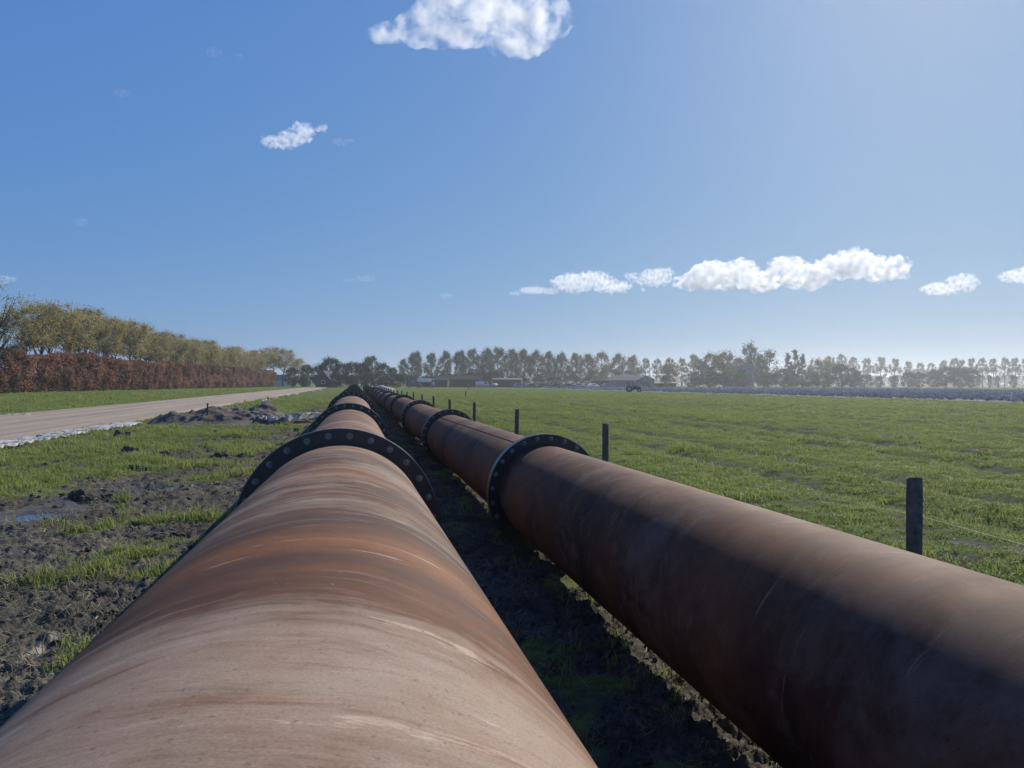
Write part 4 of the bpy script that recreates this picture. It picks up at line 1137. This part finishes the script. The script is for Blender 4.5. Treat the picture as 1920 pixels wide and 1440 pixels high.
def truck(px, D):
    X, Y = at_depth(px, D); o = empty('box_truck', (X, Y, 0), -YAW + 0.25)
    bm = bmesh.new(); add_box(bm, (-0.4, 0, 2.35), (3.9, 2.2, 1.25), None, 0.05); link('white_box', bm_mesh('white_box', bm), M['white'], o)
    bm = bmesh.new(); add_box(bm, (0, 0, 1.1), (5.4, 2.1, 1.15), None, 0.05); link('chassis', bm_mesh('chassis', bm), M['wall_dark'], o)
    bm = bmesh.new(); add_prism(bm, [(1.75, 0.6), (2.9, 0.6), (2.9, 1.7), (2.6, 2.6), (1.75, 2.7)], -1.05, 1.05, 0.06); cb = link('cab', bm_mesh('cab', bm), M['white'], o)
    bm = bmesh.new(); add_box(bm, (2.25, -1.06, 2.1), (0.7, 0.03, 0.6)); link('side_window', bm_mesh('side_window', bm), M['glass'], cb)
    for x in (-1.6, 2.1):
        for s in (-1, 1): wheel(o, x, s * 0.95, 0.48, 0.3)
    tag(o, 'white-topped box truck standing among the dark sheds', 'truck')
truck(797, 246)

M['tractor'] = plain('tractor_green', (0.018, 0.045, 0.028), 0.45, 0.1, 0.2, 3, 0.5)
M['tractor_roof'] = plain('tractor_roof', (0.30, 0.33, 0.35), 0.45)
def tractor():
    px, D = 1187, 132; X, Y = at_depth(px, D)
    o = empty('small_tractor', (X, Y, 0), -YAW - 0.25); o.scale = (0.94, 0.94, 0.90)
    bm = bmesh.new(); add_prism(bm, [(0.0, 0.5), (1.45, 0.55), (1.5, 0.95), (1.3, 1.12), (0.0, 1.2)], -0.36, 0.36, 0.06); link('hood', bm_mesh('hood', bm, True), M['tractor'], o)
    bm = bmesh.new(); add_box(bm, (-0.6, 0, 0.75), (1.2, 0.8, 0.5), None, 0.05); link('chassis', bm_mesh('chassis', bm), M['tractor'], o)
    bm = bmesh.new(); add_box(bm, (-0.55, 0, 1.16), (0.45, 0.5, 0.12), None, 0.04); add_box(bm, (-0.78, 0, 1.42), (0.1, 0.5, 0.45), Matrix.Rotation(-0.2, 3, 'Y'), 0.03)
    link('seat', bm_mesh('seat', bm), M['tyre'], o)
    for x, s in ((-1.0, -1), (-1.0, 1), (0.05, -1), (0.05, 1)):
        bm = bmesh.new(); add_tube(bm, [(x, s * 0.5, 0.9), (x * 0.9, s * 0.48, 2.0)], 0.035, 6); link('cab_post', bm_mesh('cab_post', bm), M['tractor'], o)
    bm = bmesh.new(); add_box(bm, (-0.48, 0, 2.04), (1.45, 1.2, 0.1), None, 0.04); link('roof', bm_mesh('roof', bm), M['tractor_roof'], o)
    for s in (-1, 1):
        bm = bmesh.new(); add_box(bm, (-0.65, s * 0.62, 1.2), (0.95, 0.34, 0.06), None, 0.02); link('mudguard', bm_mesh('mudguard', bm), M['tractor'], o)
        wheel(o, -0.65, s * 0.62, 0.58, 0.32); wheel(o, 1.15, s * 0.52, 0.36, 0.22)
    tag(o, 'small dark green tractor with pale roof at the far pasture edge', 'tractor')
tractor()

# dark covered stack at the hedge foot
def stack():
    X, Y = at_ground(487, 724.5); bm = bmesh.new()
    add_prism(bm, [(-2.3, 0), (2.3, 0), (2.0, 0.75), (1.2, 1.1), (-1.0, 1.15), (-2.0, 0.7)], -1, 1, 0.12)
    tag(link('covered_stack', bm_mesh('covered_stack', bm, True), M['door'], None, (X, Y, 0), (0, 0, -YAW)), 'low stack under a black cover at the foot of the hedge', 'stack')
stack()

# ------------------------------------------------------------------ clouds
def cloud_mat(name, dens, cut, scale, soft):
    k = NM(name); k.t.nodes.remove(k.b)
    tc = k.obj()
    n = k.noise(tc, scale, 6, 0.56, 0.3)
    d = k.ramp(n, [(cut, 0.0), (cut + 0.10 * soft, 0.35), (cut + 0.24 * soft, 1.0)])
    pv = k.n('ShaderNodeVolumePrincipled'); pv.inputs['Color'].default_value = (1, 1, 1, 1); pv.inputs['Anisotropy'].default_value = 0.3
    k.l(k.math('MULTIPLY', d, dens), pv.inputs['Density']); k.l(pv.outputs[0], k.out.inputs['Volume'])
    return k.m

def cloud(lobes, D, label, seed, dens=0.03, cut=0.40, thick=0.6, grain=0.75, soft=1.0, grow=1.0):
    """lobes: (px, py, rx_px, ry_px) in the photograph at distance D along the view axis"""
    lobes = [(a, b, c * grow, d * grow) for a, b, c, d in lobes]
    s = D / FPX
    cx = sum(l[0] for l in lobes) / len(lobes); cyy = sum(l[1] for l in lobes) / len(lobes)
    X, Y = at_depth(cx, D); Z = z_at(cx, cyy, D)
    bm = bmesh.new(); from mathutils import noise
    rnd = random.Random(seed); big = max(max(l[2], l[3]) for l in lobes) * s
    for (px, py, rx, ry) in lobes:
        m = Matrix.Translation(((px - cx) * s, rnd.uniform(-0.25, 0.25) * rx * s, -(py - cyy) * s)) @ Matrix.Diagonal((rx * s, max(rx, ry) * s * thick, ry * s, 1))
        bmesh.ops.create_icosphere(bm, subdivisions=3, radius=1.0, matrix=m)
    me = bm_mesh('cloud', bm)
    o = bpy.data.objects.new('tmp_cloud', me); COL.objects.link(o)
    md = o.modifiers.new('remesh', 'REMESH'); md.mode = 'VOXEL'; md.voxel_size = max(1.0, max(min(l[3] for l in lobes) * 0.2, 1.1) * s)
    dg = bpy.context.evaluated_depsgraph_get()
    me2 = bpy.data.meshes.new_from_object(o.evaluated_get(dg)); bpy.data.objects.remove(o)
    sc_ = max(8.0, sum(l[3] for l in lobes) / len(lobes) * s)
    off = Vector((seed * 3.3, seed * 1.7, 0)); amp = 0.42 if D < 2000 else (0.8 if len(lobes) > 5 else 1.45)
    me2.materials.clear()
    co = [v.co.copy() for v in me2.vertices]; no = [v.normal.copy() for v in me2.vertices]
    for v, c, n_ in zip(me2.vertices, co, no):
        q = noise.noise(c / (sc_ * 0.9) + off) * 0.40 + noise.noise(c / (sc_ * 0.42) + off) * 0.28 + noise.noise(c / (sc_ * 0.2) + off) * 0.14 + 0.08
        v.co = c + n_ * q * sc_ * amp
    ob = link('cloud', me2, cloud_mat('cloud_vapour', dens / s * 4.0, cut + 0.02, 1.0 / (sc_ * grain), soft), None, (X, Y, Z), (0, 0, -YAW))
    return tag(ob, label, 'cloud', 'clouds')

cloud([(900, 20, 85, 45), (820, 30, 50, 38), (975, 45, 62, 45), (960, 82, 42, 22), (1030, 35, 36, 34), (870, 62, 55, 20), (768, 52, 34, 20), (720, 60, 32, 14), (800, 78, 40, 12), (985, 98, 24, 12), (910, -20, 90, 30)],
      1500, 'large ragged white cloud at the top of the picture', 1, 0.014, 0.45, 0.7, 1.15, 1.35, 1.22)
cloud([(520, 264, 30, 6), (550, 256, 28, 9), (566, 248, 20, 13), (603, 242, 9, 6)], 2200, 'small bright cloud in the left of the blue sky', 2, 0.016, 0.41, 0.8, 1.1, 1.0, 1.15)
cloud([(636, 267, 15, 7), (654, 264, 10, 5)], 2200, 'faint small cloud just right of the bright left one', 3, 0.004, 0.44)
cloud([(400, 99, 17, 9), (446, 105, 9, 4)], 2200, 'faint wisp of cloud high in the left sky', 4, 0.003, 0.46)
cloud([(226, 174, 16, 6)], 2200, 'tiny faint wisp high at far left', 5, 0.003, 0.44)
cloud([(151, 415, 14, 7)], 2600, 'tiny faint cloud low in the left sky', 6, 0.0035, 0.44)
cloud([(10, 524, 22, 7)], 3000, 'small cloud at the left edge above the thin tree', 7, 0.007, 0.42)
cloud([(685, 522, 20, 6), (655, 525, 16, 3)], 3500, 'faint flat cloud above the far pipe end', 8, 0.004, 0.44)
cloud([(835, 555, 13, 5)], 3500, 'tiny low cloud above the poplars', 9, 0.006, 0.43)
cloud([(1000, 544, 28, 6), (1030, 546, 18, 6), (966, 550, 12, 3)], 4000, 'low flat cloud at the left end of the cloud bank', 10, 0.012, 0.42, 0.8, 0.5, 0.8)
cloud([(1075, 531, 36, 14), (1110, 524, 34, 12), (1145, 535, 34, 9), (1168, 540, 14, 5)], 4000, 'low white cloud second in the bank above the poplars', 11, 0.020, 0.44, 0.8, 0.62, 0.9, 1.15)
cloud([(1228, 520, 26, 14), (1245, 512, 16, 9), (1205, 526, 14, 6), (1183, 518, 12, 5), (1202, 544, 7, 3)], 4000, 'small puffy cloud between the two larger ones in the bank', 12, 0.020, 0.44, 0.8, 0.62, 0.9, 1.15)
cloud([(1300, 530, 36, 14), (1345, 516, 50, 24), (1390, 510, 34, 22), (1425, 526, 42, 16), (1475, 508, 36, 25), (1510, 522, 40, 20)], 4200, 'broad grey-bottomed cumulus in the low cloud bank', 13, 0.022, 0.41, 0.7, 0.6, 0.7, 1.08)
cloud([(1560, 503, 42, 17), (1610, 495, 44, 24), (1655, 506, 44, 17), (1685, 500, 17, 20)], 4200, 'rightmost cumulus of the low cloud bank', 14, 0.022, 0.41, 0.7, 0.6, 0.7, 1.05)
cloud([(1770, 540, 32, 8), (1798, 530, 24, 14)], 4200, 'small separate cloud low in the right sky', 15, 0.020, 0.44, 0.8, 0.62, 0.9, 1.15)
cloud([(1912, 517, 32, 10), (1930, 512, 20, 10)], 4200, 'small cloud cut by the right picture edge', 16, 0.020, 0.44, 0.8, 0.62, 0.9, 1.15)

# ------------------------------------------------------------------ haze
def haze():
    k = NM('haze_air'); k.t.nodes.remove(k.b)
    pv = k.n('ShaderNodeVolumePrincipled'); pv.inputs['Color'].default_value = (0.86, 0.93, 1.0, 1); pv.inputs['Density'].default_value = HAZE
    pv.inputs['Anisotropy'].default_value = 0.68
    k.l(pv.outputs[0], k.out.inputs['Volume'])
    bm = bmesh.new(); add_box(bm, (150, 400, 12.0), (2600, 2000, 26.0))
    tag(link('haze', bm_mesh('haze', bm), k.m), 'thin pale autumn haze over the fields', 'haze', kind='stuff')
HAZE = 0.0004
haze()
